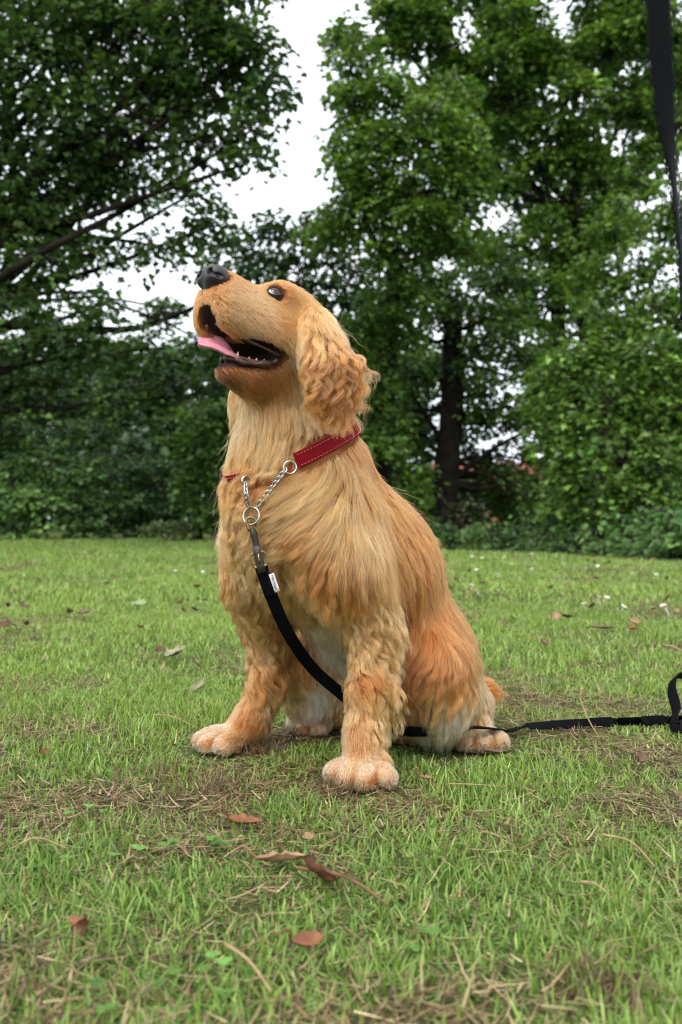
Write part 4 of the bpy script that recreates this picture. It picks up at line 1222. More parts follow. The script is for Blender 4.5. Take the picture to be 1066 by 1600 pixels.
# --- lower lip, inner mouth and teeth
m_lip = noisy('dark wet lip', (.014, .008, .007), (.095, .045, .036), 150, .4, .8, .003)
m_gum = noisy('gum', srgb(120, 60, 58), srgb(160, 92, 84), 300, .35, .5, .001)
m_tooth = noisy('tooth', srgb(196, 184, 150), srgb(222, 212, 186), 200, .3, .0)
for s in (1, -1):
    P = smooth_path([hd(.034, s * .0345, -.064), hd(.036, s * .033, -.072), hd(.050, s * .028, -.0845), hd(.064, s * .020, -.0915), hd(.0755, s * .011, -.0925), hd(.0795, 0, -.0925)], 26)
    rad = (.0034 + .0010 * np.sin(np.linspace(0, 22, 26))) * np.interp(np.linspace(0, 1, 26), [0, .2, 1], [.5, 1, .8])
    V, F = tube(P, rad, 10)
    link('lip', mesh_np('lip', V, F), m_lip, dog)
    V, F = tube(smooth_path([hd(.030, s * .024, -.072), hd(.048, s * .020, -.082), hd(.068, s * .011, -.0885)], 14), .0048, 8)
    g_ = link('gum', mesh_np('gum', V, F), m_gum, dog)
    for x, y, z, h_ in ((.070, .0095, -.085, .0115), (.058, .0165, -.082, .006), (.050, .0195, -.079, .0065), (.041, .0215, -.075, .008)):
        b0 = hd(x, s * y, z - .003); t0 = hd(x + .002, s * (y + .001), z + h_ * .7)
        V, F = tube([b0, b0 * .5 + t0 * .5, t0], [.0026, .0019, .0004], 7)
        link('tooth', mesh_np('tooth', V, F), m_tooth, g_)
    P = smooth_path([hd(.030, s * .0345, -.058), hd(.050, s * .0335, -.0615), hd(.075, s * .0275, -.0650), hd(.098, s * .019, -.0655), hd(.111, s * .008, -.0600)], 22)
    V, F = tube(P, .0020 + .0005 * np.sin(np.linspace(0, 15, 22)), 8)
    link('lip', mesh_np('lip', V, F), m_lip, dog)

# --- claws
m_claw = noisy('horn claw', srgb(92, 70, 56), srgb(140, 112, 92), 400, .4, .1)
for tips in TOES:
    for t, d_, k in tips:
        P = smooth_path([t + d_ * .0095 * k, t + d_ * .0145 * k + np.array([0, 0, .0005]), t + d_ * .0175 * k - np.array([0, 0, .0055])], 6)
        V, F = tube(P, np.linspace(.0026, .0008, 6), 7)
        link('claw', mesh_np('claw', V, F), m_claw, dog)
# ================================================================== COLLAR AND LEAD
m_red = Mat('red nylon webbing')
co = m_red.new('ShaderNodeAttribute', attribute_name='tint')
wv = m_red.new('ShaderNodeTexWave'); wv.inputs['Scale'].default_value = 1.0; wv.bands_direction = 'X'
sp = m_red.new('ShaderNodeSeparateXYZ'); m_red.l.new(co.outputs['Vector'], sp.inputs[0])
mu_ = m_red.new('ShaderNodeMath', operation='SINE'); mm_ = m_red.new('ShaderNodeMath', operation='MULTIPLY'); mm_.inputs[1].default_value = 2 * math.pi / .0022
m_red.l.new(sp.outputs[0], mm_.inputs[0]); m_red.l.new(mm_.outputs[0], mu_.inputs[0])
rr_ = m_red.ramp(mu_.outputs[0], [(0.0, srgb(100, 4, 14)), (.8, srgb(148, 10, 26))])
m_red.l.new(rr_.outputs['Color'], m_red.b.inputs['Base Color']); m_red.set(Roughness=.85); m_red.b.inputs['Specular IOR Level'].default_value = .15
m_red.bump(mu_.outputs[0], .5, .0006)
m_stitch = Mat('cream stitching').set(Base_Color=srgb(176, 128, 108), Roughness=.8).m
m_steel = noisy('bright steel', (.40, .39, .38), (.52, .51, .50), 300, .25, .1, .0003, Metallic=1.0)
m_brass = noisy('worn brass', srgb(110, 92, 62), srgb(168, 150, 110), 300, .32, .2, .0004, Metallic=1.0)

collar = empty('dog_collar', tuple(CC), 'red nylon collar with cream stitching and steel chain loop round the dog\'s neck', 'collar')
e1 = (at(460, 727, 1.0) - at(540, 672, 1.05)); e1 -= (e1 @ CN) * CN; e1 /= np.linalg.norm(e1); e2 = np.cross(CN, e1)
def ring_pt(ang, off):
    d = math.cos(ang) * e1 + math.sin(ang) * e2
    t = .02
    while t < .16:
        if float(fd.val(CC + d * t)) > off: break
        t += .001
    return CC + d * t
# angles (about the neck) of the visible ends of the band
def ang_of(px, py, dep):
    v = at(px, py, dep) - CC; v -= (v @ CN) * CN
    return math.atan2(v @ e2, v @ e1)
NANG = 120
angs = np.linspace(-math.pi, math.pi, NANG, endpoint=False)
rad_ = np.array([np.linalg.norm(ring_pt(x, .007) - CC) for x in angs])
for _ in range(6): rad_ = (np.roll(rad_, 1) + rad_ * 2 + np.roll(rad_, -1)) / 4
rp = lambda x: CC + (math.cos(x) * e1 + math.sin(x) * e2) * np.interp(x, angs, rad_, period=2 * math.pi)
def proj(p):
    return 533 + p[0] / p[1] * FPX, HORIZON - (p[2] - CAM_H) / p[1] * FPX
# which angle shows at the near end (px 462) and the far end (px 386)?
tab = [(x, *proj(rp(x)), rp(x)[1]) for x in np.linspace(-math.pi, math.pi, 720)]
nearest = lambda px, py: min(tab, key=lambda t: (t[1] - px) ** 2 + (t[2] - py) ** 2 + (0 if t[3] < 1.09 else 1e5))
aN = nearest(464, 724)[0]; aF = nearest(384, 744)[0]
aB = ang_of(556, 656, 1.15)
def sweep(a0, via, a1, n):
    """angles from a0 to a1 passing via"""
    d = (a1 - a0) % (2 * math.pi); v = (via - a0) % (2 * math.pi)
    if v > d: d -= 2 * math.pi
    return a0 + np.linspace(0, 1, n) * d
bandA = sweep(aN, aB, aF, 90)
BP = np.array([rp(x) for x in bandA])
V, F = strip(BP, .0195, .0028, CN)
me = mesh_np('strap', V, F)
arc = np.concatenate([[0], np.cumsum(np.linalg.norm(np.diff(BP, axis=0), axis=1))])
vcol(me, np.stack([np.repeat(arc, 8), np.zeros(len(V)), np.zeros(len(V))], 1))
for p_ in me.polygons: p_.use_smooth = False
strap_o = link('strap', me, m_red.m, collar)
# two rows of stitches
radial = BP - CC; radial -= (radial @ CN)[:, None] * CN; radial /= np.linalg.norm(radial, axis=1, keepdims=True)
SV, SF = [], []
for row in (-.0066, .0066):
    L_ = np.arange(.004, arc[-1] - .004, .0046)
    for s0 in L_:
        q = [np.array([np.interp(x, arc, BP[:, k]) for k in range(3)]) for x in (s0, s0 + .0028)]
        nrm = np.array([np.interp(s0, arc, radial[:, k]) for k in range(3)])
        q = [x + CN * row + nrm * .0017 for x in q]
        v, f = tube([q[0] - nrm * .0008, q[0] * .7 + q[1] * .3, q[0] * .3 + q[1] * .7, q[1] - nrm * .0008], .00038, 5)
        SF += [[i + sum(len(x) for x in SV) for i in ff] for ff in f]; SV.append(v)
link('stitching', mesh_np('stitching', np.concatenate(SV), SF), m_stitch, strap_o)

def torus_pts(c, n, r, k=28, ax=None):
    n = np.asarray(n, float); n /= np.linalg.norm(n)
    u = np.cross(n, [0, 0, 1.0]) if ax is None else np.asarray(ax, float) - (np.asarray(ax) @ n) * n
    u /= np.linalg.norm(u); w = np.cross(n, u)
    a_ = np.linspace(0, 2 * math.pi, k, endpoint=False)
    return c + r * (np.cos(a_)[:, None] * u + np.sin(a_)[:, None] * w)
def ringpart(name, c, n, r, thick, mat, parent):
    V, F = tube(torus_pts(np.asarray(c), n, r), thick, 10, True)
    return link(name, mesh_np(name, V, F), mat, parent)
view = np.array([0, -1.0, 0])
endN, endF = rp(aN), rp(aF)
def surf(px, py, off):
    p = near_surface(px, py); n = fd.grad(p[None])[0]
    return p + n * off
# D ring at the near end of the strap
nN = fd.grad(endN[None])[0]
ringpart('ring', endN + at(455, 735, 1.0) - at(464, 724, 1.0) + nN * .003 + view * .006, nN * .8 + view * .3, .0074, .0010, m_steel, collar)
ringpart('ring', endF + np.array([.001, -.008, -.002]), view + np.array([.7, 0, 0]), .006, .0013, m_steel, collar)
# O ring that carries the lead
OR = surf(405, 803, .017)
ringpart('ring', OR, view * .9 + np.array([-.35, 0, .15]), .0104, .0012, m_steel, collar)
def chain(P0, P1, sag, n, parent):
    P = smooth_path([P0, (P0 + P1) / 2 + sag, P1], n)
    for i in range(n):
        t = P[min(i + 1, n - 1)] - P[max(i - 1, 0)]; t /= np.linalg.norm(t)
        s_ = np.cross(t, view); s_ /= np.linalg.norm(s_); o_ = np.cross(s_, t)
        tw = math.radians(42 if i % 2 else -48); s2 = s_ * math.cos(tw) + o_ * math.sin(tw)
        a_ = np.linspace(0, 2 * math.pi, 18, endpoint=False)
        pts = P[i] + t * (.0042 * np.cos(a_))[:, None] + s2 * (.0025 * np.sin(a_))[:, None] + np.cross(t, s2) * (.0006 * np.sin(2 * a_))[:, None]
        V, F = tube(pts, .00085, 7, True)
        link('chain_link', mesh_np('chain_link', V, F), m_steel, parent)
chain(endF + np.array([.001, -.013, -.006]), OR + np.array([-.004, -.002, .0135]), np.array([.0, -.006, 0]), 10, collar)
nearR = endN + at(455, 735, 1.0) - at(464, 724, 1.0) + view * .006
chain(nearR + np.array([-.006, -.004, -.004]), OR + np.array([.008, .0, .013]), np.array([.0, .000, .0]), 15, collar)

# lead
m_black = Mat('black nylon webbing')
ca_ = m_black.new('ShaderNodeTexCoord'); nz = m_black.noise(700, 2)
vz = m_black.new('ShaderNodeTexVoronoi'); vz.inputs['Scale'].default_value = 900; m_black.l.new(ca_.outputs['Object'], vz.inputs['Vector'])
rr_ = m_black.ramp(nz.outputs['Fac'], [(.3, (.0010, .0011, .0016)), (.7, (.0028, .003, .0042))])
m_black.l.new(rr_.outputs['Color'], m_black.b.inputs['Base Color']); m_black.set(Roughness=.7); m_black.bump(vz.outputs['Distance'], .5, .0006)
m_black.b.inputs['Specular IOR Level'].default_value = .06
LE = [at(408, 884, 1.0), at(428, 940, 1.0), at(452, 992, 1.02), at(488, 1043, 1.06), at(534, 1084, 1.09), at(570, 1112, 1.11), at(610, 1137, 1.095), at(660, 1143, 1.095),
      at(715, 1139, 1.105), at(732, 1136, 1.11), at(765, 1137, 1.13), at(806, 1143, 1.22), at(860, 1137, 1.24), at(925, 1129, 1.25), at(1000, 1126, 1.26), at(1075, 1124, 1.27), at(1140, 1128, 1.30)]
top_ = OR[1] - .003
for i in range(4): LE[i] = at(*[(408, 884), (428, 940), (452, 992), (488, 1043)][i], [top_ + .004, top_ + .012, top_ + .035, 1.07][i])
LP_ = smooth_path(LE, 150)
u = np.linspace(0, 1, 150)
# width direction: across the view on the dog, edge-on then standing on the grass
Tn = np.gradient(LP_, axis=0); Tn /= np.linalg.norm(Tn, axis=1, keepdims=True)
sa = np.cross(Tn, view); sa /= np.linalg.norm(sa, axis=1, keepdims=True)
flat = np.cross(Tn, DZ); flat /= np.linalg.norm(flat, axis=1, keepdims=True)
blend = np.interp(u, [0, .3, .42, .5, .56, .62, .66, .72, .80, 1], [0, 0, .3, .55, .9, 1.0, .95, .7, .35, .3])[:, None]
sa = np.where((sa * flat).sum(1, keepdims=True) < 0, -sa, sa)
side = sa * (1 - blend) + flat * blend
LP_[:, 2] = np.maximum(LP_[:, 2], .012)
lead = empty('dog_lead', tuple(LE[0]), 'black webbing lead with brass buckle hanging from the collar and trailing over the grass', 'lead')
V, F = strip(LP_, .0148, .0022, side)
link('webbing', mesh_np('webbing', V, F), m_black.m, lead)
V, F = strip(LP_[:9] + view * .0030, .0150, .0024, side[:9])
link('webbing', mesh_np('sewn_end', V, F), m_black.m, lead)
# leather and metal clip between the ring and the buckle
m_leath = noisy('brown leather', srgb(24, 17, 12), srgb(44, 33, 22), 250, .5, .4, .001)
p0 = OR + np.array([.001, -.001, -.0135]); p1 = LE[0] + np.array([0, -.002, .0005])
ct = p1 - p0; cl_ = np.linalg.norm(ct); ct /= cl_
V, F = tube([p0 + ct * cl_ * x for x in (0, .06, .12, .2, .34, .5, .56, .62)], [.0016, .003, .0042, .0044, .0036, .0040, .0044, .0034], 12)
clip = link('clip', mesh_np('clip', V, F), m_leath, lead)
V, F = tube([p0 + ct * cl_ * x for x in (.60, .63, .66, .70)], [.0046, .0056, .0056, .0044], 12)
link('swivel', mesh_np('swivel', V, F), m_brass, clip)
sx = np.cross(ct, view); sx /= np.linalg.norm(sx)
hk = smooth_path([p0 + sx * -.004 + ct * .0, p0 - ct * .008 + sx * -.006 , p0 - ct * .012, p0 - ct * .008 + sx * .005, p0 + ct * .004 + sx * .004], 16)
V, F = tube(hk + view * .001, .0016, 8); link('hook', mesh_np('hook', V, F), m_brass, clip)
bc = p0 + ct * cl_ * .84 + view * .004
hw, hh = .0088, .0085
pts = []
for a_ in np.linspace(0, 2 * math.pi, 40, endpoint=False):
    cx, cy = math.cos(a_), math.sin(a_)
    pts.append(bc + sx * hw * math.copysign(abs(cx) ** .45, cx) + ct * hh * math.copysign(abs(cy) ** .45, cy))
V, F = tube(pts, .0013, 8, True); bk = link('buckle', mesh_np('buckle', V, F), m_brass, lead)
V, F = tube([bc - ct * hh - sx * .001, bc + view * .002, bc + ct * hh], .0012, 8); link('prong', mesh_np('prong', V, F), m_brass, bk)
V, F = strip([bc + ct * x for x in (-.016, -.008, 0, .008, .016)], .0098, .003, sx); link('leather_tab', mesh_np('leather_tab', V, F), m_leath, lead)
# white care tag sewn to the edge, with small print
k = 4; tc_ = LP_[3]; tt_ = Tn[5]; ts = side[5] if side[5][0] > 0 else -side[5]
t0 = LP_[2] + ts * .0088 + view * .0046
V, F = strip([t0 + tt_ * x for x in np.linspace(.003, .0255, 6)], .0062, .0007, ts)
m_tag = noisy('white tag cloth', srgb(205, 200, 206), srgb(226, 222, 226), 500, .8, .2, .0003)
tg = link('care_tag', mesh_np('care_tag', V, F), m_tag, lead)
fc = bpy.data.curves.new('lettering', 'FONT'); fc.body = 'Heritage'; fc.size = .0052; fc.align_x = 'LEFT'; fc.align_y = 'CENTER'; fc.extrude = .00008
fc.materials.append(Mat('print ink').set(Base_Color=(.06, .065, .09), Roughness=.7).m)
tmp = bpy.data.objects.new('lettering_text', fc); COL.objects.link(tmp)
bpy.context.view_layer.update()
fme = bpy.data.meshes.new_from_object(tmp.evaluated_get(bpy.context.evaluated_depsgraph_get()))
bpy.data.objects.remove(tmp)
fo = bpy.data.objects.new('lettering', fme); COL.objects.link(fo)
xa = Vector(tt_).normalized(); za = Vector(np.cross(tt_, -ts)).normalized()
za = za if za.y < 0 else -za
ya = za.cross(xa)
Mx = Matrix((xa, ya, za)).transposed().to_4x4(); Mx.translation = Vector(t0 + tt_ * .0045) + za * .0006
fo.parent = tg; fo.matrix_world = Mx; fo.matrix_parent_inverse = tg.matrix_world.inverted()

# handle loop lying at the right edge, same lead
HP = smooth_path([at(1140, 1128, 1.30), at(1090, 1140, 1.27), at(1062, 1165, 1.21), at(1052, 1128, 1.23), at(1056, 1108, 1.27), at(1049, 1078, 1.31), at(1054, 1058, 1.34), at(1075, 1056, 1.38), at(1110, 1075, 1.38), at(1140, 1110, 1.34)], 60)
HP[:, 2] = np.maximum(HP[:, 2], .016)
Th = np.gradient(HP, axis=0); sd_ = np.cross(Th, DZ); sd_ /= np.linalg.norm(sd_, axis=1, keepdims=True)
V, F = strip(HP, .0165, .0022, sd_ * .55 + DZ * .6)
link('handle', mesh_np('handle', V, F), m_black.m, lead)
# ================================================================== GRASS AND SMALL THINGS ON THE LAWN
build_grass()
def on_lawn(px, py, lift=0.0):
    d = FPX * CAM_H / (py - HORIZON)
    p = at(px, py, d); p[2] = float(ground_z(p[0], p[1])) + lift
    return p
def leaf_mat(name, c0, c1):
    m = Mat(name); n = m.noise(70, 5); w = m.noise(14, 3)
    r = m.ramp(n.outputs['Fac'], [(.3, c0), (.7, c1)])
    mx = m.new('ShaderNodeMix', data_type='RGBA'); k = m.ramp(w.outputs['Fac'], [(.5, (0, 0, 0)), (.75, (.7, .7, .7))])
    m.l.new(k.outputs['Color'], mx.inputs['Factor']); m.l.new(r.outputs['Color'], mx.inputs['A']); mx.inputs['B'].default_value = (*[x * .35 for x in c0], 1)
    m.l.new(mx.outputs['Result'], m.b.inputs['Base Color']); m.set(Roughness=.65); m.bump(n.outputs['Fac'], .4, .002)
    return m.m
LM = {'orange': leaf_mat('orange dead leaf', srgb(92, 50, 26), srgb(136, 84, 46)), 'brown': leaf_mat('brown dead leaf', srgb(66, 46, 32), srgb(108, 80, 56)),
      'tan': leaf_mat('tan dead leaf', srgb(116, 86, 58), srgb(154, 124, 88)), 'grey': leaf_mat('grey green dead leaf', srgb(100, 98, 70), srgb(142, 136, 104)),
      'dark': leaf_mat('dark brown leaf', srgb(58, 36, 24), srgb(104, 62, 36)), 'pale': leaf_mat('pale green leaf', srgb(100, 124, 80), srgb(132, 150, 104))}
def dead_leaf_mesh(L_, W_, curl, roll, seed, lobes=0):
    rg = np.random.default_rng(seed); nu, nw = 12, 8; V = []
    for i in range(nu + 1):
        u = i / nu
        w = W_ * math.sin(math.pi * min(1, u * .97 + .03)) ** .75 * (1 + (.28 * math.sin(u * math.pi * 2 * lobes) if lobes else 0))
        w *= rg.uniform(.72, 1.15)
        for j in range(nw + 1):
            x = (j / nw * 2 - 1)
            a = x * roll + rg.normal(0, .06)
            rr = w / max(abs(roll), .2)
            y_ = math.sin(a) * rr; z_ = (1 - math.cos(a)) * rr + .06 * W_ * math.sin(9 * u + 5 * x + seed)
            th_ = curl * (u - .3)
            V.append((L_ * (math.sin(th_) / curl if abs(curl) > .01 else u), y_, z_ + L_ * ((1 - math.cos(th_)) / curl if abs(curl) > .01 else 0)))
    F = [[i * (nw + 1) + j, i * (nw + 1) + j + 1, (i + 1) * (nw + 1) + j + 1, (i + 1) * (nw + 1) + j] for i in range(nu) for j in range(nw)]
    V = np.array(V)
    n0 = len(V); off = np.array([0, 0, .0006])           # a second skin gives it thickness
    F = F + [[k + n0 for k in f[::-1]] for f in F]; V = np.vstack([V, V - off])
    st, sf = tube(smooth_path([V[nw // 2], V[nw // 2] + np.array([-.25 * L_, .04 * L_, .01]), V[nw // 2] + np.array([-.5 * L_, .1 * L_, .002])], 6), .0008, 5)
    F += [[k + len(V) for k in f] for f in sf]; V = np.vstack([V, st])
    return mesh_np('dead_leaf', V, F)
def dead_leaf(px, py, size, wide, mat, label, curl=.8, roll=.7, rot=(0, 0, 0), seed=0, group=None, lift=.012, lobes=0, me=None):
    me = me or dead_leaf_mesh(size, wide, curl, roll, seed, lobes)
    o = bpy.data.objects.new('dead_leaf', me); COL.objects.link(o)
    if not me.materials: me.materials.append(LM[mat])
    o.location = on_lawn(px, py, lift); o.rotation_euler = [math.radians(x) for x in rot]
    return tag(o, label, 'leaf', group)
dead_leaf(372, 1297, .036, .010, 'orange', 'curled orange dead leaf on the grass below the dog\'s front paws', .9, .9, (8, 10, -14), 1, lift=.010)
dead_leaf(424, 1360, .045, .012, 'tan', 'long tan curled leaf lying beside the dark brown leaf', .4, 1.2, (-12, 4, 6), 2, lift=.010)
dead_leaf(505, 1388, .036, .017, 'dark', 'dark brown curled leaf lying over a twig in the foreground', 1.2, 1.2, (30, -14, 160), 3, lift=.010)
dead_leaf(128, 1466, .030, .0075, 'orange', 'bright orange leaf curled into an upright loop, lower left', 4.2, .5, (0, -70, 80), 4, lift=.010)
dead_leaf(470, 1500, .026, .008, 'orange', 'orange leaf half buried in grass near the bottom of the picture', .8, .8, (20, 12, 30), 5, lift=.014)
dead_leaf(478, 1324, .014, .006, 'tan', 'tiny pale tan leaf scrap right of the orange curled leaf', .6, .6, (10, 0, 30), 6, lift=.010)
dead_leaf(374, 1188, .022, .005, 'orange', 'narrow orange leaf sliver just below the dog\'s far front paw', .9, .9, (20, 30, 120), 7, lift=.010)
dead_leaf(268, 1036, .050, .024, 'grey', 'large pale grey-green dead leaf on the lawn left of the dog', .8, .8, (12, -14, 10), 8, lift=.020, lobes=2)
dead_leaf(248, 1030, .022, .012, 'dark', 'small dark leaf touching the large pale leaf left of the dog', 1.0, .8, (20, -20, 60), 18, lift=.022)
dead_leaf(303, 1086, .036, .012, 'grey', 'narrow pale leaf left of the dog, nearer than the large pale one', .7, 1.1, (20, -22, 40), 9, lift=.010)
dead_leaf(213, 948, .060, .03, 'pale', 'pale green flat leaf further back on the lawn, left of the dog', .5, .5, (14, 0, 10), 10, lift=.02)
dead_leaf(768, 1189, .034, .007, 'brown', 'narrow brown leaf in the grass under the dog\'s hind paw', .5, 1.0, (0, 6, -6), 11, lift=.012)
dead_leaf(66, 1187, .016, .008, 'orange', 'small orange-brown leaf on the grass at the left edge', 1.0, .8, (30, 20, 70), 12, lift=.010)
dead_leaf(128, 963, .05, .016, 'brown', 'small brown leaf on the middle lawn, left side', 1.0, .9, (20, 0, 10), 13, lift=.02)
dead_leaf(935, 990, .075, .012, 'brown', 'long brown leaf strip on the lawn right of the dog', .4, .9, (4, 4, -8), 14, lift=.02)
dead_leaf(985, 992, .036, .014, 'orange', 'crinkled orange-brown leaf right of the brown strip on the lawn', 1.0, .9, (10, 12, 30), 15, lift=.02)
dead_leaf(850, 1010, .03, .013, 'brown', 'small crumpled brown leaf on the lawn behind the lead', 1.2, 1.1, (20, -10, 100), 16, lift=.010)
dead_leaf(1000, 1205, .018, .009, 'brown', 'small reddish-brown leaf scrap in the grass at lower right', 1.2, .9, (20, -10, 40), 17, lift=.014)
dead_leaf(660, 1228, .022, .006, 'tan', 'thin tan leaf curl right of the dog\'s near front paw', .8, 1.2, (10, 20, 30), 19, lift=.010)
# countless-looking small leaves further off: look-alikes
rl = np.random.default_rng(55)
protos = [dead_leaf_mesh(.07, .026, 1.1, .9, 60 + k, k % 3) for k in range(6)]
pm = ['brown', 'brown', 'tan', 'dark', 'tan', 'brown']
for k in range(6): protos[k].materials.append(LM[pm[k]])
def sc_leaf(px, py, side):
    k = rl.integers(6)
    cw = {'brown': 'brown', 'tan': 'tan', 'dark': 'dark'}[pm[k]]
    band = 'near the shrubs' if py < 880 else 'on the middle lawn'
    where = '%s of the dog %s' % (side, band)
    o = dead_leaf(px, py, 0, 0, '', 'small %s dead leaf %s' % (cw, where), rot=(rl.uniform(-30, 30), rl.uniform(-35, 25), rl.uniform(0, 360)), group='%s dead leaves %s' % (cw, where), lift=.020, me=protos[k])
    s = rl.uniform(.32, .72); o.scale = (s, s, s)
for _ in range(44):
    py = 848 + 150 * rl.random() ** 1.6
    sc_leaf(rl.uniform(0, 350), py, 'left')
for _ in range(26):
    py = 880 + 150 * rl.random() ** 1.3
    sc_leaf(rl.uniform(700, 1060), py, 'right')

# twigs and straw stems lying on the grass
m_dry = noisy('dry stem', srgb(128, 104, 70), srgb(164, 140, 100), 120, .8, .2, .001)
m_brn = noisy('brown twig', srgb(84, 56, 34), srgb(128, 92, 60), 90, .85, .4, .001)
def stem(name, pts, r, mat, label, cat):
    P = []
    for (px, py, l) in pts:
        P.append(on_lawn(px, py, l))
    V, F = tube(smooth_path(P, 14), np.linspace(r, r * .55, 14), 7)
    o = link(name, mesh_np(name, V, F), mat)
    return tag(o, label, cat)
stem('twig', [(466, 1376, .012), (520, 1392, .016), (560, 1405, .014), (606, 1428, .008)], .0018, m_brn, 'thin brown twig under the dark curled leaf in the foreground', 'twig')
stem('straw_stem', [(905, 1108, .02), (918, 1150, .026), (935, 1180, .024)], .0011, m_dry, 'pale dry stem standing in the grass below the black lead', 'stem')
stem('straw_stem', [(940, 1336, .02), (985, 1352, .022), (1022, 1378, .014)], .0012, m_dry, 'long pale straw stem slanting down at lower right', 'stem')
stem('straw_stem', [(352, 1502, .014), (390, 1540, .018), (425, 1575, .012)], .0014, m_dry, 'pale straw stem crossing the grass at the bottom of the picture', 'stem')
stem('straw_stem', [(905, 1398, .012), (930, 1410, .016), (955, 1425, .012)], .0011, m_dry, 'short straw stem below the long one at lower right', 'stem')
stem('straw_stem', [(240, 1128, .012), (270, 1140, .02), (310, 1150, .012)], .0009, m_dry, 'thin pale stem in the grass left of the far front paw', 'stem')
stem('straw_stem', [(700, 1240, .012), (740, 1247, .016), (790, 1242, .010)], .0010, m_dry, 'thin straw stem right of the dog\'s near front paw', 'stem')
stem('straw_stem', [(1038, 1032, .035), (1052, 1048, .05), (1070, 1068, .06)], .0028, m_dry, 'thick pale stalk leaning over the lead\'s handle', 'stem')
stem('straw_stem', [(20, 1345, .012), (60, 1338, .018), (110, 1342, .01)], .0010, m_dry, 'fine straw stem at the left edge of the foreground', 'stem')

# dead grass tuft by the near paw
def tuft(px, py, n, L_, spread, cols, seed, label):
    rg = np.random.default_rng(seed); c = on_lawn(px, py)
    x = c[0] + rg.normal(0, spread, n); y = c[1] + rg.normal(0, spread * .8, n)
    P3 = np.stack([x, y, np.full(n, .012)], 1); k = fd.val(P3) > .004; x, y = x[k], y[k]; n = len(x)
    u_ = rg.random((n, 1)); col = cols[0] * u_ + cols[1] * (1 - u_)
    V, F, C = blade_mesh(x, y, L_ * rg.uniform(.4, 1.1, n), .0013 * rg.uniform(.6, 1.3, n), np.abs(rg.normal(.8, .4, n)), rg.uniform(0, 6.283, n), rg.normal(.5, .5, n), col, 3)
    me = mesh_np('dead_grass_tuft', V, F); vcol(me, C)
    tag(link('dead_grass_tuft', me, m_grass), label, 'grass tuft', kind='stuff')
tuft(533, 1238, 420, .032, .012, (UMBER * 1.3, TAN * .8), 71, 'tangled brown dead grass tuft against the near front paw')
tuft(340, 1232, 260, .034, .030, (TAN * .9, UMBER * 1.6), 72, 'loose brown mat of dead grass in front of the far front paw')
tuft(250, 1210, 200, .030, .030, (TAN * .9, UMBER * 1.6), 73, 'mat of dead grass left of the one before the far paw')
tuft(930, 1545, 380, .026, .016, (UMBER * 1.4, TAN * .7), 74, 'dark brown dead tuft at the bottom right corner')
tuft(415, 1175, 300, .028, .016, (UMBER * 1.2, TAN * .8), 75, 'dead brown grass between the dog\'s front paws')

# clover and plantain leaves low in the grass
def weeds():
    rg = np.random.default_rng(81); V, F, C = [], [], []; o = 0
    spots = [(312, 1345, 9), (205, 1355, 4), (345, 1525, 4), (200, 1570, 4), (60, 1365, 4), (660, 1480, 3), (120, 1280, 4)]
    for px, py, n in spots:
        c = on_lawn(px, py)
        for _ in range(n):
            p = c + np.array([rg.normal(0, .014), rg.normal(0, .012), rg.uniform(.006, .020)])
            col = np.array([.12, .25, .05]) * math.exp(rg.normal(0, .25))
            for lf in range(3):
                a = lf * 2.094 + rg.uniform(0, 1); r_ = rg.uniform(.0022, .0040)
                cc = p + np.array([math.cos(a), math.sin(a), rg.uniform(-.1, .2)]) * r_
                q = np.arange(8) * math.pi / 4
                ring = cc + np.stack([np.cos(q), np.sin(q), .35 * np.cos(2 * q) * .6], 1) * r_ * np.array([1, 1, .5]) * (1 - .25 * (np.abs(q - a) < .3))[:, None]
                V += [cc - np.array([0, 0, .001]), *ring]; C += [col] * 9
                F += [[o, o + 1 + k, o + 1 + (k + 1) % 8] for k in range(8)]; o += 9
    me = mesh_np('clover', np.array(V), F); vcol(me, np.array(C))
    tag(link('clover', me, m_grass), 'clover leaves low in the foreground grass', 'clover', kind='stuff')
weeds()

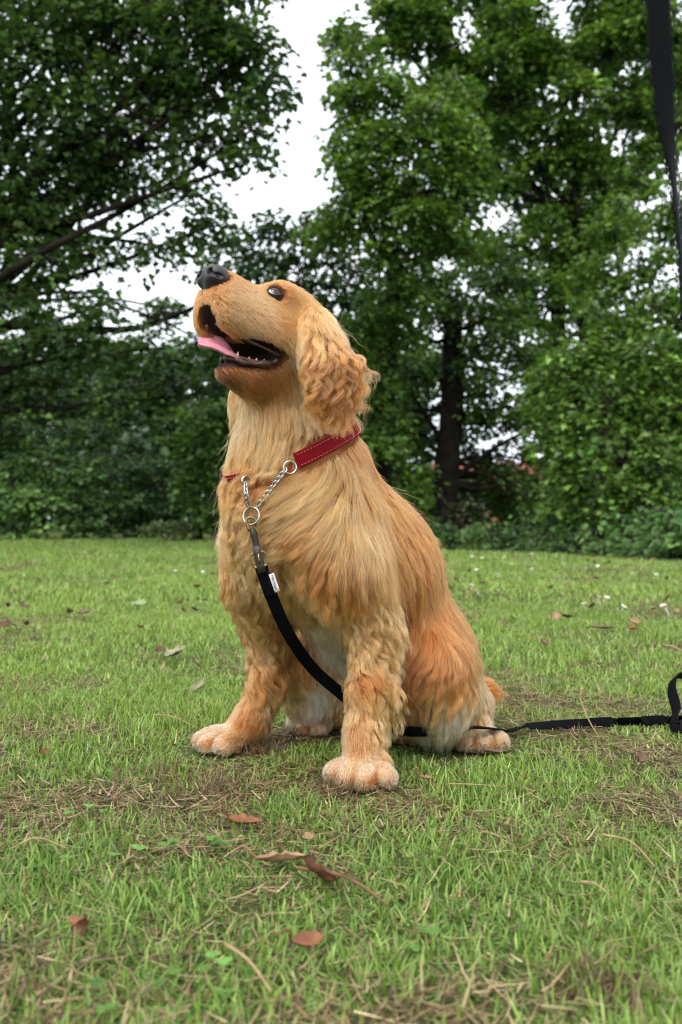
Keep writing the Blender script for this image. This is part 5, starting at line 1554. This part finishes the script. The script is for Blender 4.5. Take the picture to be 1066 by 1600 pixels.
# daisies
m_pet = noisy('daisy petal', (.70, .70, .70), (.80, .80, .78), 200, .6, .1, .0005)
m_yel = noisy('daisy centre', (.55, .36, .03), (.65, .45, .05), 300, .7, .3, .0005)
V, F = [], []; o = 0
for k in range(12):
    a = k * math.pi / 6; d = np.array([math.cos(a), math.sin(a), 0]); s_ = np.array([-d[1], d[0], 0])
    V += [d * .003, d * .007 + s_ * .0022 + np.array([0, 0, .001]), d * .0115 + np.array([0, 0, .0005 * (k % 3)]), d * .007 - s_ * .0022 + np.array([0, 0, .001])]
    F.append([o, o + 1, o + 2, o + 3]); o += 4
st, sf = tube([np.array([0, 0, -.03]), np.array([.001, 0, 0])], .0008, 5)
F += [[k + o for k in f] for f in sf]; V = np.vstack([np.array(V), st])
pet_me = mesh_np('petals', V, F); pet_me.materials.append(m_pet)
v, f = sphere(np.zeros(3), .0042, np.array([0, 0, 1.0]), np.array([1.0, 0, 0]), np.array([0, 1.0, 0]), 10, 6, (.5, 1, 1)); cen_me = mesh_np('centre', v, f); cen_me.materials.append(m_yel)
rd_ = np.random.default_rng(91)
spots = [(722, 909, 1), (738, 927, 1), (745, 935, 1), (912, 955, 1), (936, 944, 1), (948, 945, 1), (935, 949, 1), (975, 961, 1), (1036, 960, 1), (1040, 963, 1.2), (800, 888, 1), (880, 888, 1), (918, 894, 1), (934, 893, 1), (745, 877, 1), (754, 878, 1), (738, 876, 1)]
spots += [(rd_.uniform(672, 1050), 868 + 40 * rd_.random() ** 1.5 + 0.0, 1) for _ in range(34)]
spots += [(rd_.uniform(180, 340), 868 + 30 * rd_.random(), .9) for _ in range(6)]
for (px, py, s_) in spots:
    p = on_lawn(px, py, .035)
    if p[1] > float(edge_y(p[0])) - .25: continue
    side = 'right' if px > 500 else 'left'
    r_ = empty('daisy', tuple(p), 'tiny white daisy in the lawn %s of the dog' % side, 'daisy', 'daisies in the lawn %s of the dog' % side)
    for nm, dm in (('petals', pet_me), ('centre', cen_me)):
        c_ = bpy.data.objects.new(nm, dm); COL.objects.link(c_); c_.parent = r_
        if nm == 'centre': c_.location = (0, 0, .001)
    r_.scale = (s_,) * 3; r_.rotation_euler = (rd_.uniform(.1, .7), rd_.uniform(-.3, .3), rd_.uniform(0, 6))

# black strap hanging close to the lens at the top right
SP = smooth_path([at(1022, -260, .42), at(1026, -120, .42), at(1031, 0, .42), at(1037, 110, .42), at(1044, 200, .42), at(1053, 270, .425), at(1064, 380, .43), at(1074, 520, .435), at(1092, 640, .44), at(1150, 740, .45), at(1260, 770, .46), at(1380, 620, .46), at(1420, 250, .45), at(1430, -260, .44)], 90)
ws = np.full(90, .0125)
uu = np.linspace(0, 13, 90)
tw = np.interp(uu, [0, 3, 4.5, 5.6, 7.2, 9, 13], [.1, .2, .75, 1.05, .9, .6, .2])
sd = np.stack([np.cos(tw), np.sin(tw), 0 * tw], 1)
V, F = strip(SP, ws, .0016, sd)
tag(link('camera_strap', mesh_np('camera_strap', V, F), m_black.m), 'black webbing strap hanging out of focus close to the lens, top right', 'strap')
